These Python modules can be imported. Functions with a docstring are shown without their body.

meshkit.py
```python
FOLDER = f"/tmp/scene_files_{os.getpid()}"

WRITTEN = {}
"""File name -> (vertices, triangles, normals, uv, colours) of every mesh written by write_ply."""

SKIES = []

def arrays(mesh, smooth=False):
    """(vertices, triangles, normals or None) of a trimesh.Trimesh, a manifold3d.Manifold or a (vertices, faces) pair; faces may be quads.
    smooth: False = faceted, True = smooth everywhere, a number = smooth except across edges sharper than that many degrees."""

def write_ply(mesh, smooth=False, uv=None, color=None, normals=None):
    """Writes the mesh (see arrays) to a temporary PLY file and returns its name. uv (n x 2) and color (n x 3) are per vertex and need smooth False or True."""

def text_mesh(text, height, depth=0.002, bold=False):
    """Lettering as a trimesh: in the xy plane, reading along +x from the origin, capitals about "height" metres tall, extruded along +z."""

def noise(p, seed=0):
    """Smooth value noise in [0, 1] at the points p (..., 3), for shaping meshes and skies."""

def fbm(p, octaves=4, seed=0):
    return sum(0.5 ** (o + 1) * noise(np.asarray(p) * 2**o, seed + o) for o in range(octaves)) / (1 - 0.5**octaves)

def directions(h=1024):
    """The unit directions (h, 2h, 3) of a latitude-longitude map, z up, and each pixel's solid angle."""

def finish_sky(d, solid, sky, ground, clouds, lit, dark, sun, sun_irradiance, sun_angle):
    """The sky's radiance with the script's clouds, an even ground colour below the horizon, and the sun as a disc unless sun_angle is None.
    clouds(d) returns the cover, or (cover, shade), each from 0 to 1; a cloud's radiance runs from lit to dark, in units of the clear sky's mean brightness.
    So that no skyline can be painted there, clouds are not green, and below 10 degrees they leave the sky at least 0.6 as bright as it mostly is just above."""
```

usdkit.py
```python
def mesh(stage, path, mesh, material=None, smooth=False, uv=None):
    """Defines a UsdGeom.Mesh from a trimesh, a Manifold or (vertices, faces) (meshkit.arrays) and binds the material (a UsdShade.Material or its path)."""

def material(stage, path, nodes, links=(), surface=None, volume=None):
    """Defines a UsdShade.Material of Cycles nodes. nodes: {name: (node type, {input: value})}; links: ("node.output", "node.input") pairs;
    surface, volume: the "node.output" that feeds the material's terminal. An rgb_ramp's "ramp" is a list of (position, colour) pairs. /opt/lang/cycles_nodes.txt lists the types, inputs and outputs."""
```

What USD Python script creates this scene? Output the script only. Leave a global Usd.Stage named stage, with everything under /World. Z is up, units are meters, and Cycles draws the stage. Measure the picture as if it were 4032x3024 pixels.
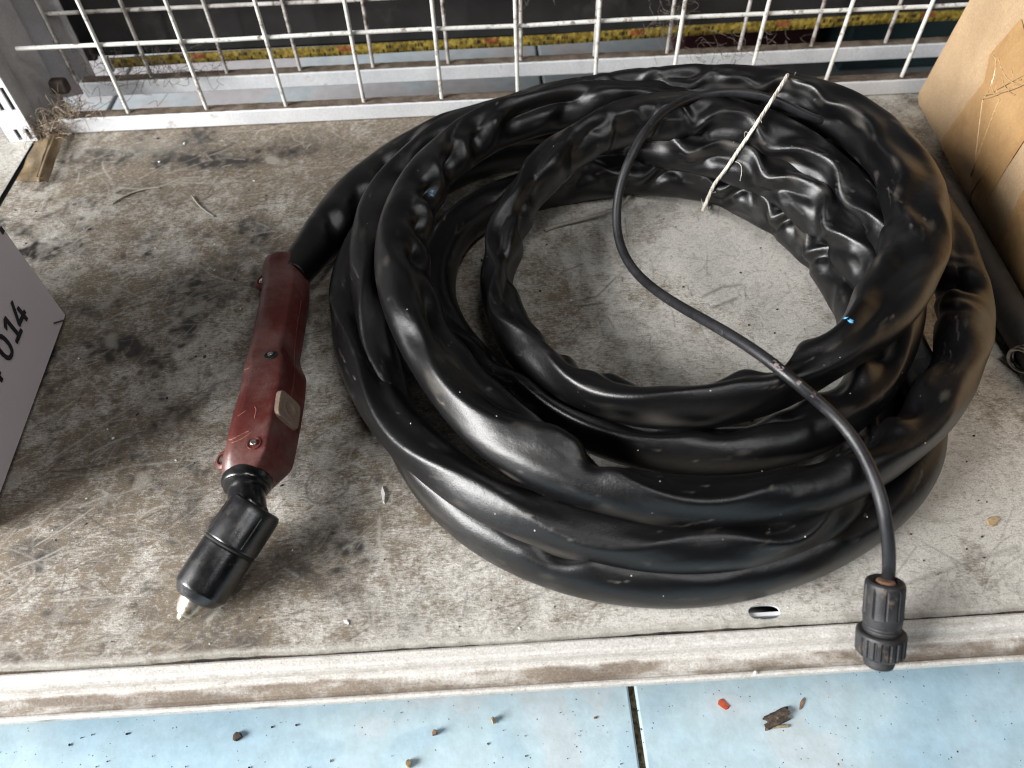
import math, numpy as np, trimesh, usdkit, meshkit
from pxr import Usd, UsdGeom, UsdLux, UsdShade, Gf, Sdf, Vt
from scipy.spatial.transform import Rotation as R
from scipy.interpolate import splprep, splev, PchipInterpolator, CubicSpline
from scipy.ndimage import gaussian_filter, gaussian_filter1d, map_coordinates
rng = np.random.default_rng(7)
stage = Usd.Stage.CreateInMemory()
UsdGeom.SetStageUpAxis(stage, UsdGeom.Tokens.z); UsdGeom.SetStageMetersPerUnit(stage, 1.0)
UsdGeom.Xform.Define(stage, '/World'); UsdGeom.Scope.Define(stage, '/World/Looks')

# ------------------------------------------------------------------ camera
CAMP = np.array([2.27278781e-01, -4.41461808e-01, 2.70038666e-01])
CAMM = R.from_rotvec([2.47436699e+00, -7.43396458e-02, -1.34142883e-03]).as_matrix()   # rows: right, down, forward
FPX = 2904.23
cam = UsdGeom.Camera.Define(stage, '/World/camera')
HA = 7.6
cam.CreateHorizontalApertureAttr(HA); cam.CreateVerticalApertureAttr(HA * 0.75)
cam.CreateFocalLengthAttr(HA * FPX / 4032); cam.CreateClippingRangeAttr(Gf.Vec2f(0.01, 50))
cam.CreateFStopAttr(2.2); cam.CreateFocusDistanceAttr(0.335)
cam.CreateExposureAttr(-0.20)
_m = np.eye(4); _m[0, :3] = CAMM[0]; _m[1, :3] = -CAMM[1]; _m[2, :3] = -CAMM[2]; _m[3, :3] = CAMP
cam.AddTransformOp().Set(Gf.Matrix4d(*_m.ravel().tolist()))

# ------------------------------------------------------------------ lamps
def area_light(name, pos, target, w, h, power, color):
    l = UsdLux.RectLight.Define(stage, '/World/' + name)
    l.CreateWidthAttr(w); l.CreateHeightAttr(h); l.CreateIntensityAttr(power); l.CreateColorAttr(Gf.Vec3f(*color))
    z = np.array(pos, float) - target; z /= np.linalg.norm(z)
    x = np.cross([0, 0, 1.0], z); x /= np.linalg.norm(x); y = np.cross(z, x)
    m = np.eye(4); m[0, :3] = x; m[1, :3] = y; m[2, :3] = z; m[3, :3] = pos
    l.AddTransformOp().Set(Gf.Matrix4d(*m.ravel().tolist()))
    return l
area_light('doorway_light', (-1.42, -0.84, 0.80), (0.2, -0.25, 0), 1.05, 0.90, 44.0, (1.0, 0.992, 0.98))
area_light('shop_light', (1.15, -1.25, 1.65), (0.3, -0.25, 0), 0.45, 0.40, 12.0, (0.95, 0.98, 1.0))
area_light('ceiling_light', (0.55, -0.75, 2.0), (0.3, -0.22, 0), 0.50, 0.30, 19.0, (1.0, 0.99, 0.98))

# ------------------------------------------------------------------ helpers
K = 4032 / 2212
def un(u, v, z):            # a point of the photograph (2212 px wide) on the level z
    d = CAMM.T @ np.array([(u * K - 2016) / FPX, (v * K - 1512) / FPX, 1]); return CAMP + (z - CAMP[2]) / d[2] * d
def uny(u, v, y):           # ... on the upright plane y
    d = CAMM.T @ np.array([(u * K - 2016) / FPX, (v * K - 1512) / FPX, 1]); return CAMP + (y - CAMP[1]) / d[1] * d
def proj(P):
    q = (np.asarray(P) - CAMP) @ CAMM.T
    return np.stack([2016 + FPX * q[..., 0] / q[..., 2], 1512 + FPX * q[..., 1] / q[..., 2]], -1) / K, q[..., 2]
def ppm(P):                 # picture px per metre at P
    return FPX / K / ((np.asarray(P) - CAMP) @ CAMM[2])
_used = {}
def path(name, parent=None):
    base = (str(parent.GetPath()) if parent else '/World') + '/' + name
    n = _used.get(base, -1) + 1; _used[base] = n
    return base + (f'_{n:03d}' if n else '')
def tag(prim, label=None, cat=None, group=None, kind=None):
    for k_, v_ in (('label', label), ('category', cat), ('group', group), ('kind', kind)):
        if v_: prim.SetCustomDataByKey(k_, v_)
    return prim
def thing(name, label=None, cat=None, group=None, kind=None, loc=None, parent=None):
    x = UsdGeom.Xform.Define(stage, path(name, parent))
    if loc is not None: x.AddTranslateOp().Set(Gf.Vec3d(*map(float, loc)))
    x.GetPrim().SetCustomDataByKey('_o', 1); x.GetPrim().ClearCustomDataByKey('_o')
    return tag(x.GetPrim(), label, cat, group, kind)
ORG = {}
def obj(name, mesh, m, parent=None, smooth=30, label=None, cat=None, group=None, kind=None, off=None):
    if off is not None:
        v, f, _ = meshkit.arrays(mesh, False); mesh = trimesh.Trimesh(v - off, f, process=False)
    return tag(usdkit.mesh(stage, path(name, parent), mesh, M[m], smooth=smooth).GetPrim(), label, cat, group, kind)
def quads(name, V, Q, m, parent=None, attrs=None, normals=None, **kw):
    g = UsdGeom.Mesh.Define(stage, path(name, parent))
    g.CreatePointsAttr(Vt.Vec3fArray.FromNumpy(V.astype(np.float32)))
    g.CreateFaceVertexCountsAttr(Vt.IntArray.FromNumpy(np.full(len(Q), Q.shape[1], np.int32)))
    g.CreateFaceVertexIndicesAttr(Vt.IntArray.FromNumpy(Q.astype(np.int32).ravel()))
    g.CreateSubdivisionSchemeAttr('none')
    if normals is not None:
        g.CreateNormalsAttr(Vt.Vec3fArray.FromNumpy(normals.astype(np.float32))); g.SetNormalsInterpolation('vertex')
    for k_, a in (attrs or {}).items():
        UsdGeom.PrimvarsAPI(g).CreatePrimvar(k_, Sdf.ValueTypeNames.Color3fArray, 'vertex').Set(Vt.Vec3fArray.FromNumpy(np.asarray(a, np.float32)))
    UsdShade.MaterialBindingAPI.Apply(g.GetPrim()).Bind(M[m])
    return tag(g.GetPrim(), **kw)
def box(x0, x1, y0, y1, z0, z1, r=0.0):
    b = trimesh.creation.box([x1 - x0, y1 - y0, z1 - z0]); b.apply_translation([(x0 + x1) / 2, (y0 + y1) / 2, (z0 + z1) / 2])
    if r:
        import manifold3d as mf
        s = mf.Manifold.sphere(r, 12)
        return mf.Manifold.batch_hull([s.translate([a, b_, c]) for a in (x0 + r, x1 - r) for b_ in (y0 + r, y1 - r) for c in (z0 + r, z1 - r)])
    return b
def spline(P, step, smooth=0.0):
    P = np.asarray(P, float); P = P[np.r_[True, np.linalg.norm(np.diff(P, axis=0), axis=1) > 1e-6]]
    d = np.r_[0, np.cumsum(np.linalg.norm(np.diff(P, axis=0), axis=1))]
    tck, _ = splprep(P.T, u=d, s=len(P) * smooth ** 2, k=min(3, len(P) - 1))
    n = max(4, int(d[-1] / step))
    s = np.linspace(0, d[-1], n)
    return np.array(splev(s, tck)).T, s, d
def frames(P, up=(0, 0, 1)):
    t = np.gradient(P, axis=0); t /= np.linalg.norm(t, axis=1)[:, None]
    n = np.cross(t, up); l = np.linalg.norm(n, axis=1); 
    n = n / np.maximum(l, 1e-6)[:, None]; b = np.cross(n, t)
    return t, n, b
def tube(P, r, ns=12, up=(0, 0, 1), caps=True, ring=None):
    P = np.asarray(P, float); t, n, b = frames(P, up); r = np.broadcast_to(r, len(P))
    th = np.linspace(0, 2 * np.pi, ns, endpoint=False)
    c = np.stack([np.cos(th), np.sin(th)], 1) if ring is None else ring
    V = P[:, None] + r[:, None, None] * (n[:, None] * c[None, :, :1] + b[:, None] * c[None, :, 1:])
    return loft(V, caps)
def loft(V, caps=True):      # V: (rings, ns, 3)
    nr, ns = V.shape[:2]
    i = np.arange(nr - 1)[:, None] * ns; j = np.arange(ns)[None]; j2 = (j + 1) % ns
    q = np.stack([i + j, i + j2, i + ns + j2, i + ns + j], -1).reshape(-1, 4)
    f = np.vstack([q[:, [0, 1, 2]], q[:, [0, 2, 3]]])
    v = V.reshape(-1, 3)
    if caps:
        v = np.vstack([v, V[0].mean(0), V[-1].mean(0)]); a, z = len(v) - 2, len(v) - 1; jj = np.arange(ns); k2 = (jj + 1) % ns
        f = np.vstack([f, np.stack([np.full(ns, a), k2, jj], 1), np.stack([np.full(ns, z), (nr - 1) * ns + jj, (nr - 1) * ns + k2], 1)])
    m = trimesh.Trimesh(v, f, process=False)
    if m.volume < 0: m.invert()
    return m
def lathe(profile, A, axis, ns=40, flute=None):
    """profile: (distance along axis, radius); turned about the line from A along axis."""
    axis = np.asarray(axis, float) / np.linalg.norm(axis)
    s = np.cross(axis, [0, 0, 1.0]); s /= np.linalg.norm(s); u = np.cross(s, axis)
    th = np.linspace(0, 2 * np.pi, ns, endpoint=False)
    V = []
    for k_, (d, r) in enumerate(profile):
        rr = r if flute is None else r + flute(d, th)
        V.append(A + axis * d + (np.cos(th) * rr)[:, None] * s + (np.sin(th) * rr)[:, None] * u)
    return loft(np.array(V))
cat_ = trimesh.util.concatenate
def noise2(shape, sig, seed):
    a = gaussian_filter(np.random.default_rng(seed).standard_normal(shape), sig, mode='wrap'); return a / a.std()
def noise1(n, sig, seed):
    a = gaussian_filter1d(np.random.default_rng(seed).standard_normal(n), sig, mode='nearest'); return a / a.std()

# ------------------------------------------------------------------ materials
M = {}
def mk(name, nodes, links, surface='p.BSDF'):
    nodes = dict(nodes); links = list(links)
    M[name] = usdkit.material(stage, '/World/Looks/' + name, nodes, links, surface=surface)
def grimy(name, c1, c2, scale=60, lo=.4, hi=.65, rough=.5, spec=.5, fine=900, fine_amt=.25, bump=.15, bscale=1500, metallic=0, dirt=None, dscale=25, dlo=.55, dhi=.7, stretch=(1, 1, 1), coat=0, trans=0, bdist=.0004):
    """two tones from noise, fine grain, optional patches of dirt, fine relief"""
    nodes = {'g': ('geometry', {}), 'mp': ('mapping', {'scale': stretch}),
             'n1': ('noise_texture', {'scale': scale, 'detail': 6, 'roughness': .62}), 'r1': ('rgb_ramp', {'ramp': [(lo, c1), (hi, c2)]}),
             'n2': ('noise_texture', {'scale': fine, 'detail': 3, 'roughness': .6}), 'r2': ('rgb_ramp', {'ramp': [(.3, (1 - fine_amt,) * 3), (.7, (1 + fine_amt * .4,) * 3)]}),
             'mul': ('mix', {'mix_type': 'multiply', 'fac': 1.0}),
             'n3': ('noise_texture', {'scale': bscale, 'detail': 4}), 'b': ('bump', {'strength': bump, 'distance': bdist}),
             'rr': ('map_range', {'from_min': .3, 'from_max': .7, 'to_min': rough - .08, 'to_max': rough + .12}),
             'p': ('principled_bsdf', {'metallic': metallic, 'specular_ior_level': spec, 'coat_weight': coat, 'transmission_weight': trans})}
    links = [('g.position', 'mp.vector'), ('mp.vector', 'n1.vector'), ('mp.vector', 'n2.vector'), ('mp.vector', 'n3.vector'), ('n1.fac', 'r1.fac'), ('n2.fac', 'r2.fac'),
             ('r2.color', 'mul.color2'), ('n3.fac', 'b.height'), ('b.normal', 'p.normal'), ('n1.fac', 'rr.value'), ('rr.result', 'p.roughness')]
    if dirt:
        nodes.update({'n4': ('noise_texture', {'scale': dscale, 'detail': 8, 'roughness': .7}), 'r4': ('rgb_ramp', {'ramp': [(dlo, (0, 0, 0)), (dhi, (1, 1, 1))]}), 'dm': ('mix', {'color2': dirt})})
        links += [('mp.vector', 'n4.vector'), ('n4.fac', 'r4.fac'), ('r1.color', 'dm.color1'), ('r4.color', 'dm.fac'), ('dm.color', 'mul.color1')]
    else: links += [('r1.color', 'mul.color1')]
    links += [('mul.color', 'p.base_color')]
    mk(name, nodes, links)
grimy('white_enamel', (.62, .63, .65), (.72, .73, .74), 30, rough=.42, dirt=(.22, .18, .14), dscale=60, dlo=.6, dhi=.75, fine=700, fine_amt=.12, bump=.1)
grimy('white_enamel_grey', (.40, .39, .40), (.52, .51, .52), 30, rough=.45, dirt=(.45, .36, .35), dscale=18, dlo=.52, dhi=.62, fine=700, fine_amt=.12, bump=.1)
grimy('dust_brown', (.11, .085, .065), (.21, .17, .135), 120, rough=.95, spec=.1, fine=1500, fine_amt=.5, bump=.6, bscale=1800)
grimy('wire_white', (.60, .60, .565), (.72, .72, .69), 60, rough=.4, dirt=(.15, .11, .075), dscale=170, dlo=.53, dhi=.66, fine_amt=.1, bump=.15)
grimy('wire_dirty', (.42, .39, .36), (.62, .60, .57), 60, rough=.5, dirt=(.12, .09, .07), dscale=130, dlo=.5, dhi=.62, fine_amt=.1, bump=.15)
grimy('slot_dark', (.01, .01, .01), (.02, .02, .02), rough=.8)
grimy('board_black', (.012, .011, .011), (.022, .02, .02), 30, rough=.7, dirt=(.05, .045, .04), dscale=20)
grimy('tub_black', (.008, .009, .009), (.016, .016, .017), 30, rough=.55)
grimy('dark_red', (.06, .012, .015), (.09, .02, .02), 30, rough=.6); grimy('dark_teal', (.03, .06, .065), (.05, .09, .095), 30, rough=.6); grimy('dark_blue', (.02, .035, .06), (.04, .06, .09), 30, rough=.6)
grimy('groove_dirt', (.02, .016, .013), (.16, .12, .085), 70, .42, .66, rough=.9, fine_amt=.5)
grimy('bracket_dark', (.03, .022, .018), (.08, .06, .05), 120, rough=.8)
grimy('red_plastic', (.095, .021, .018), (.135, .030, .025), 50, rough=.36, dirt=(.18, .11, .098), dscale=38, dlo=.46, dhi=.75, fine=1200, fine_amt=.2, bump=.12, bscale=2200)
grimy('black_plastic', (.007, .007, .008), (.016, .016, .018), 70, rough=.24, spec=.9, dirt=(.11, .095, .08), dscale=120, dlo=.60, dhi=.8, fine=1500, fine_amt=.2, bump=.12, bscale=2500)
grimy('black_connector', (.014, .014, .016), (.03, .03, .032), 90, rough=.5, dirt=(.17, .12, .09), dscale=170, dlo=.55, dhi=.78, fine=1500, fine_amt=.3, bump=.25, bscale=2500)
grimy('black_cable', (.012, .012, .014), (.022, .022, .025), 90, rough=.36, dirt=(.12, .10, .085), dscale=260, dlo=.62, dhi=.78, fine=1500, fine_amt=.2, bump=.25, bscale=3500)
grimy('red_scuff', (.30, .10, .07), (.42, .18, .13), 900, rough=.6)
grimy('print_pale', (.17, .13, .12), (.25, .2, .185), 900, rough=.6, spec=.2)
grimy('grey_cable', (.03, .031, .033), (.05, .05, .052), 60, rough=.6, dirt=(.09, .08, .07), dscale=100)
grimy('beige_button', (.25, .18, .135), (.31, .235, .18), 80, rough=.42, dirt=(.16, .11, .08), dscale=90, dlo=.55, dhi=.75, bump=.08)
grimy('steel', (.5, .49, .46), (.62, .6, .57), 200, rough=.32, metallic=1, dirt=(.2, .17, .14), dscale=500, bump=.2)
grimy('brass', (.62, .54, .38), (.82, .74, .58), 200, rough=.28, metallic=.9, dirt=(.3, .22, .12), dscale=300, bump=.15)
grimy('tip_white', (.55, .48, .38), (.74, .68, .58), 200, rough=.28, metallic=.85, dirt=(.3, .22, .12), dscale=300, bump=.15)
grimy('string', (.70, .66, .58), (.82, .79, .71), 300, rough=.9, spec=.1, fine=2500, fine_amt=.35, bump=.6, bscale=3000, dirt=(.32, .27, .21), dscale=120, dlo=.55, dhi=.75)
grimy('fluff', (.25, .2, .15), (.4, .33, .26), 300, rough=.95, spec=.05)
grimy('cobweb', (.10, .085, .07), (.2, .17, .15), 300, rough=.95, spec=.05)
grimy('cardboard', (.44, .305, .18), (.52, .37, .225), 25, rough=.75, spec=.25, fine=900, fine_amt=.16, bump=.25, bscale=900, dirt=(.30, .185, .09), dscale=18, dlo=.56, dhi=.8)
grimy('packing_tape', (.41, .24, .105), (.48, .30, .14), 25, rough=.26, spec=.5, fine=900, fine_amt=.12, bump=.12, bscale=220, dirt=(.25, .135, .05), dscale=22, dlo=.5, dhi=.75, bdist=.002)
grimy('tape_shine', (.46, .30, .15), (.52, .36, .20), 300, rough=.15, spec=1.0, bump=.1)
grimy('tape_edge', (.45, .285, .135), (.50, .33, .17), 60, rough=.3, spec=.5, bump=.2)
grimy('old_tape', (.17, .12, .065), (.27, .20, .12), 90, rough=.4, dirt=(.14, .095, .05), dscale=110, fine=900, bump=.4, bscale=500)
grimy('carton_white', (.82, .74, .79), (.86, .78, .83), 15, rough=.55, fine=1500, fine_amt=.05, bump=.05)
grimy('ink_black', (.016, .018, .024), (.03, .032, .04), 200, rough=.6, fine=2500, fine_amt=.4)
grimy('ink_faded', (.10, .06, .06), (.16, .1, .1), 300, rough=.6)
grimy('grout', (.05, .035, .02), (.16, .12, .075), 350, rough=.95, spec=.1, bump=.8, bscale=1200)
grimy('rust_red', (.38, .06, .025), (.5, .1, .045), 300, rough=.6); grimy('bark', (.05, .035, .03), (.12, .09, .06), 400, rough=.85, bump=.6)
grimy('bark_pale', (.26, .22, .13), (.36, .3, .2), 400, rough=.8); grimy('chip_tan', (.42, .3, .17), (.55, .42, .26), 300, rough=.7); grimy('chip_brown', (.16, .085, .05), (.26, .15, .09), 300, rough=.7)
grimy('straw', (.28, .26, .22), (.38, .35, .3), 500, rough=.7); grimy('white_bit', (.7, .7, .68), (.8, .8, .78), 500, rough=.5); grimy('dark_bit', (.02, .02, .02), (.07, .06, .055), 500, rough=.8)
grimy('blue_paint', (.10, .42, .75), (.2, .52, .82), 500, rough=.45)

# the enamelled shelf: paint, grime and soot come with the mesh (stain: r grime, g soot, b bare/light scratches), grain from noise
def shelf_like(name, paint, grime, soot, gain=1.0):
    nodes = {'a': ('attribute', {'attribute': 'stain'}), 's': ('separate_color', {}), 'g': ('geometry', {}),
             'n1': ('noise_texture', {'scale': 420, 'detail': 7, 'roughness': .72}), 'n2': ('noise_texture', {'scale': 1500, 'detail': 3, 'roughness': .6}),
             'mp': ('mapping', {'scale': (1, 4.5, 1), 'rotation': (0, 0, .5)}), 'n5': ('noise_texture', {'scale': 300, 'detail': 6, 'roughness': .75, 'distortion': .8}),
             'k1': ('math', {'math_type': 'multiply_add', 'value2': 2.3 * gain, 'value3': -1.15 * gain}), 'k5': ('math', {'math_type': 'multiply_add', 'value2': 2.4 * gain, 'value3': -1.2 * gain}),
             'ad': ('math', {'math_type': 'add'}), 'ad2': ('math', {'math_type': 'add', 'use_clamp': True}),
             'm1': ('mix', {'color1': paint, 'color2': grime}), 'm2': ('mix', {'color2': soot}), 'm3': ('mix', {'color2': (.43, .41, .365)}),
             'v': ('voronoi_texture', {'scale': 520, 'randomness': 1.0}), 'vr': ('rgb_ramp', {'ramp': [(.0, (.25, .22, .2)), (.10, (.4, .37, .34)), (.17, (1, 1, 1))]}), 'mv': ('mix', {'mix_type': 'multiply', 'fac': .55}),
             'r2': ('rgb_ramp', {'ramp': [(.3, (.72, .71, .7)), (.68, (1.08, 1.08, 1.08))]}), 'm4': ('mix', {'mix_type': 'multiply', 'fac': 1.0}),
             'rg': ('map_range', {'from_min': 0, 'from_max': 1, 'to_min': .34, 'to_max': .66}),
             'bh': ('math', {'math_type': 'multiply_add', 'value2': .7}), 'b': ('bump', {'strength': .45, 'distance': .0005}), 'p': ('principled_bsdf', {'specular_ior_level': .55})}
    links = [('a.color', 's.color'), ('g.position', 'n1.vector'), ('g.position', 'n2.vector'), ('g.position', 'mp.vector'), ('mp.vector', 'n5.vector'), ('g.position', 'v.vector'), ('n1.fac', 'k1.value1'), ('n5.fac', 'k5.value1'),
             ('k1.value', 'ad.value1'), ('k5.value', 'ad.value2'), ('s.r', 'ad2.value1'), ('ad.value', 'ad2.value2'), ('ad2.value', 'm1.fac'), ('m1.color', 'm2.color1'), ('s.g', 'm2.fac'),
             ('m2.color', 'm3.color1'), ('s.b', 'm3.fac'), ('v.distance', 'vr.fac'), ('m3.color', 'mv.color1'), ('vr.color', 'mv.color2'), ('mv.color', 'm4.color1'), ('n2.fac', 'r2.fac'), ('r2.color', 'm4.color2'), ('m4.color', 'p.base_color'),
             ('ad2.value', 'rg.value'), ('rg.result', 'p.roughness'), ('n2.fac', 'bh.value1'), ('ad2.value', 'bh.value3'), ('bh.value', 'b.height'), ('b.normal', 'p.normal')]
    mk(name, nodes, links)
shelf_like('shelf_paint', (.62, .60, .555), (.175, .138, .096), (.03, .025, .022))
shelf_like('ledge_paint', (.65, .63, .595), (.235, .19, .145), (.09, .065, .045), .5)
# the hose jacket: black vinyl, dust by the mesh (stain.r) and by noise
mk('hose_vinyl', {'a': ('attribute', {'attribute': 'stain'}), 's': ('separate_color', {}), 'g': ('geometry', {}),
                  'n1': ('noise_texture', {'scale': 75, 'detail': 8, 'roughness': .72}), 'r1': ('rgb_ramp', {'ramp': [(.58, (0, 0, 0)), (.85, (.16, .16, .16))]}),
                  'mp': ('mapping', {'scale': (1, 3, 1), 'rotation': (0, 0, .7)}), 'n2': ('noise_texture', {'scale': 500, 'detail': 6, 'roughness': .75}), 'r2': ('rgb_ramp', {'ramp': [(.6, (0, 0, 0)), (.75, (.4, .4, .4))]}),
                  'v': ('voronoi_texture', {'scale': 260, 'randomness': 1.0}), 'vr': ('rgb_ramp', {'ramp': [(.0, (1, 1, 1)), (.055, (.6, .6, .6)), (.075, (0, 0, 0))]}),
                  'n6': ('noise_texture', {'scale': 40, 'detail': 2}), 'r6': ('rgb_ramp', {'ramp': [(.55, (0, 0, 0)), (.62, (1, 1, 1))]}), 'vm': ('math', {'math_type': 'multiply'}),
                  'ad': ('math', {'math_type': 'add'}), 'mu': ('math', {'math_type': 'multiply', 'use_clamp': True}), 'ad2': ('math', {'math_type': 'add', 'use_clamp': True}), 'ad3': ('math', {'math_type': 'add', 'use_clamp': True}),
                  'm': ('mix', {'color1': (.002, .002, .0026), 'color2': (.22, .195, .165)}),
                  'rg': ('map_range', {'from_min': 0, 'from_max': .7, 'to_min': .36, 'to_max': .72}), 'n3': ('noise_texture', {'scale': 2600, 'detail': 3}), 'n4': ('noise_texture', {'scale': 150, 'detail': 3}),
                  'bh': ('math', {'math_type': 'multiply_add', 'value2': 3.0}), 'b': ('bump', {'strength': .3, 'distance': .0003}), 'p': ('principled_bsdf', {'specular_ior_level': .5, 'ior': 1.58})},
   [('a.color', 's.color'), ('g.position', 'n1.vector'), ('g.position', 'mp.vector'), ('mp.vector', 'n2.vector'), ('n1.fac', 'r1.fac'), ('n2.fac', 'r2.fac'), ('r1.color', 'mu.value1'), ('r2.color', 'mu.value2'),
    ('g.position', 'v.vector'), ('v.distance', 'vr.fac'), ('g.position', 'n6.vector'), ('n6.fac', 'r6.fac'), ('vr.color', 'vm.value1'), ('r6.color', 'vm.value2'),
    ('s.r', 'ad2.value1'), ('mu.value', 'ad2.value2'), ('ad2.value', 'ad3.value1'), ('vm.value', 'ad3.value2'), ('ad3.value', 'm.fac'), ('m.color', 'p.base_color'), ('ad3.value', 'rg.value'), ('rg.result', 'p.roughness'),
    ('g.position', 'n3.vector'), ('g.position', 'n4.vector'), ('n4.fac', 'bh.value1'), ('n3.fac', 'bh.value3'), ('bh.value', 'b.height'), ('b.normal', 'p.normal')])
# painted blue floor tiles
mk('floor_tile', {'g': ('geometry', {}), 'o': ('object_info', {}), 'n1': ('noise_texture', {'scale': 13, 'detail': 2.2, 'roughness': .5, 'distortion': .5}), 'r1': ('rgb_ramp', {'ramp': [(.30, (.33, .47, .56)), (.44, (.39, .52, .595)), (.455, (.42, .55, .61)), (.54, (.45, .56, .615)), (.55, (.48, .56, .60)), (.7, (.46, .52, .555))]}),
                  'n2': ('noise_texture', {'scale': 90, 'detail': 6, 'roughness': .7}), 'r2': ('rgb_ramp', {'ramp': [(.35, (.86, .85, .83)), (.65, (1.04, 1.04, 1.04))]}), 'm1': ('mix', {'mix_type': 'multiply', 'fac': 1.0}),
                  'v': ('voronoi_texture', {'scale': 330, 'randomness': 1.0}), 'vr': ('rgb_ramp', {'ramp': [(.0, (.12, .12, .14)), (.09, (.22, .22, .25)), (.13, (1, 1, 1))]}), 'n5': ('noise_texture', {'scale': 120, 'detail': 3}), 'r5': ('rgb_ramp', {'ramp': [(.48, (0, 0, 0)), (.56, (1, 1, 1))]}), 'm2': ('mix', {'mix_type': 'multiply'}),
                  'n3': ('noise_texture', {'scale': 500, 'detail': 3}), 'b': ('bump', {'strength': .12, 'distance': .0006}), 'p': ('principled_bsdf', {'roughness': .38})},
   [('g.position', 'n1.vector'), ('n1.fac', 'r1.fac'), ('g.position', 'n2.vector'), ('n2.fac', 'r2.fac'), ('r1.color', 'm1.color1'), ('r2.color', 'm1.color2'), ('g.position', 'v.vector'), ('v.distance', 'vr.fac'), ('g.position', 'n5.vector'), ('n5.fac', 'r5.fac'),
    ('r5.color', 'm2.fac'), ('m1.color', 'm2.color1'), ('vr.color', 'm2.color2'), ('m2.color', 'p.base_color'), ('g.position', 'n3.vector'), ('n3.fac', 'b.height'), ('b.normal', 'p.normal')])
mk('floor_tile_pale', {'g': ('geometry', {}), 'o': ('object_info', {}), 'n1': ('noise_texture', {'scale': 13, 'detail': 2.2, 'roughness': .5, 'distortion': .5}), 'r1': ('rgb_ramp', {'ramp': [(.35, (.40, .46, .50)), (.48, (.46, .50, .53)), (.5, (.48, .47, .49)), (.7, (.44, .42, .44))]}),
                  'n2': ('noise_texture', {'scale': 90, 'detail': 6, 'roughness': .7}), 'r2': ('rgb_ramp', {'ramp': [(.35, (.86, .85, .83)), (.65, (1.04, 1.04, 1.04))]}), 'm1': ('mix', {'mix_type': 'multiply', 'fac': 1.0}),
                  'v': ('voronoi_texture', {'scale': 330, 'randomness': 1.0}), 'vr': ('rgb_ramp', {'ramp': [(.0, (.12, .12, .14)), (.09, (.22, .22, .25)), (.13, (1, 1, 1))]}), 'n5': ('noise_texture', {'scale': 120, 'detail': 3}), 'r5': ('rgb_ramp', {'ramp': [(.48, (0, 0, 0)), (.56, (1, 1, 1))]}), 'm2': ('mix', {'mix_type': 'multiply'}),
                  'n3': ('noise_texture', {'scale': 500, 'detail': 3}), 'b': ('bump', {'strength': .12, 'distance': .0006}), 'p': ('principled_bsdf', {'roughness': .38})},
   [('g.position', 'n1.vector'), ('n1.fac', 'r1.fac'), ('g.position', 'n2.vector'), ('n2.fac', 'r2.fac'), ('r1.color', 'm1.color1'), ('r2.color', 'm1.color2'), ('g.position', 'v.vector'), ('v.distance', 'vr.fac'), ('g.position', 'n5.vector'), ('n5.fac', 'r5.fac'),
    ('r5.color', 'm2.fac'), ('m1.color', 'm2.color1'), ('vr.color', 'm2.color2'), ('m2.color', 'p.base_color'), ('g.position', 'n3.vector'), ('n3.fac', 'b.height'), ('b.normal', 'p.normal')])
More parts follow.
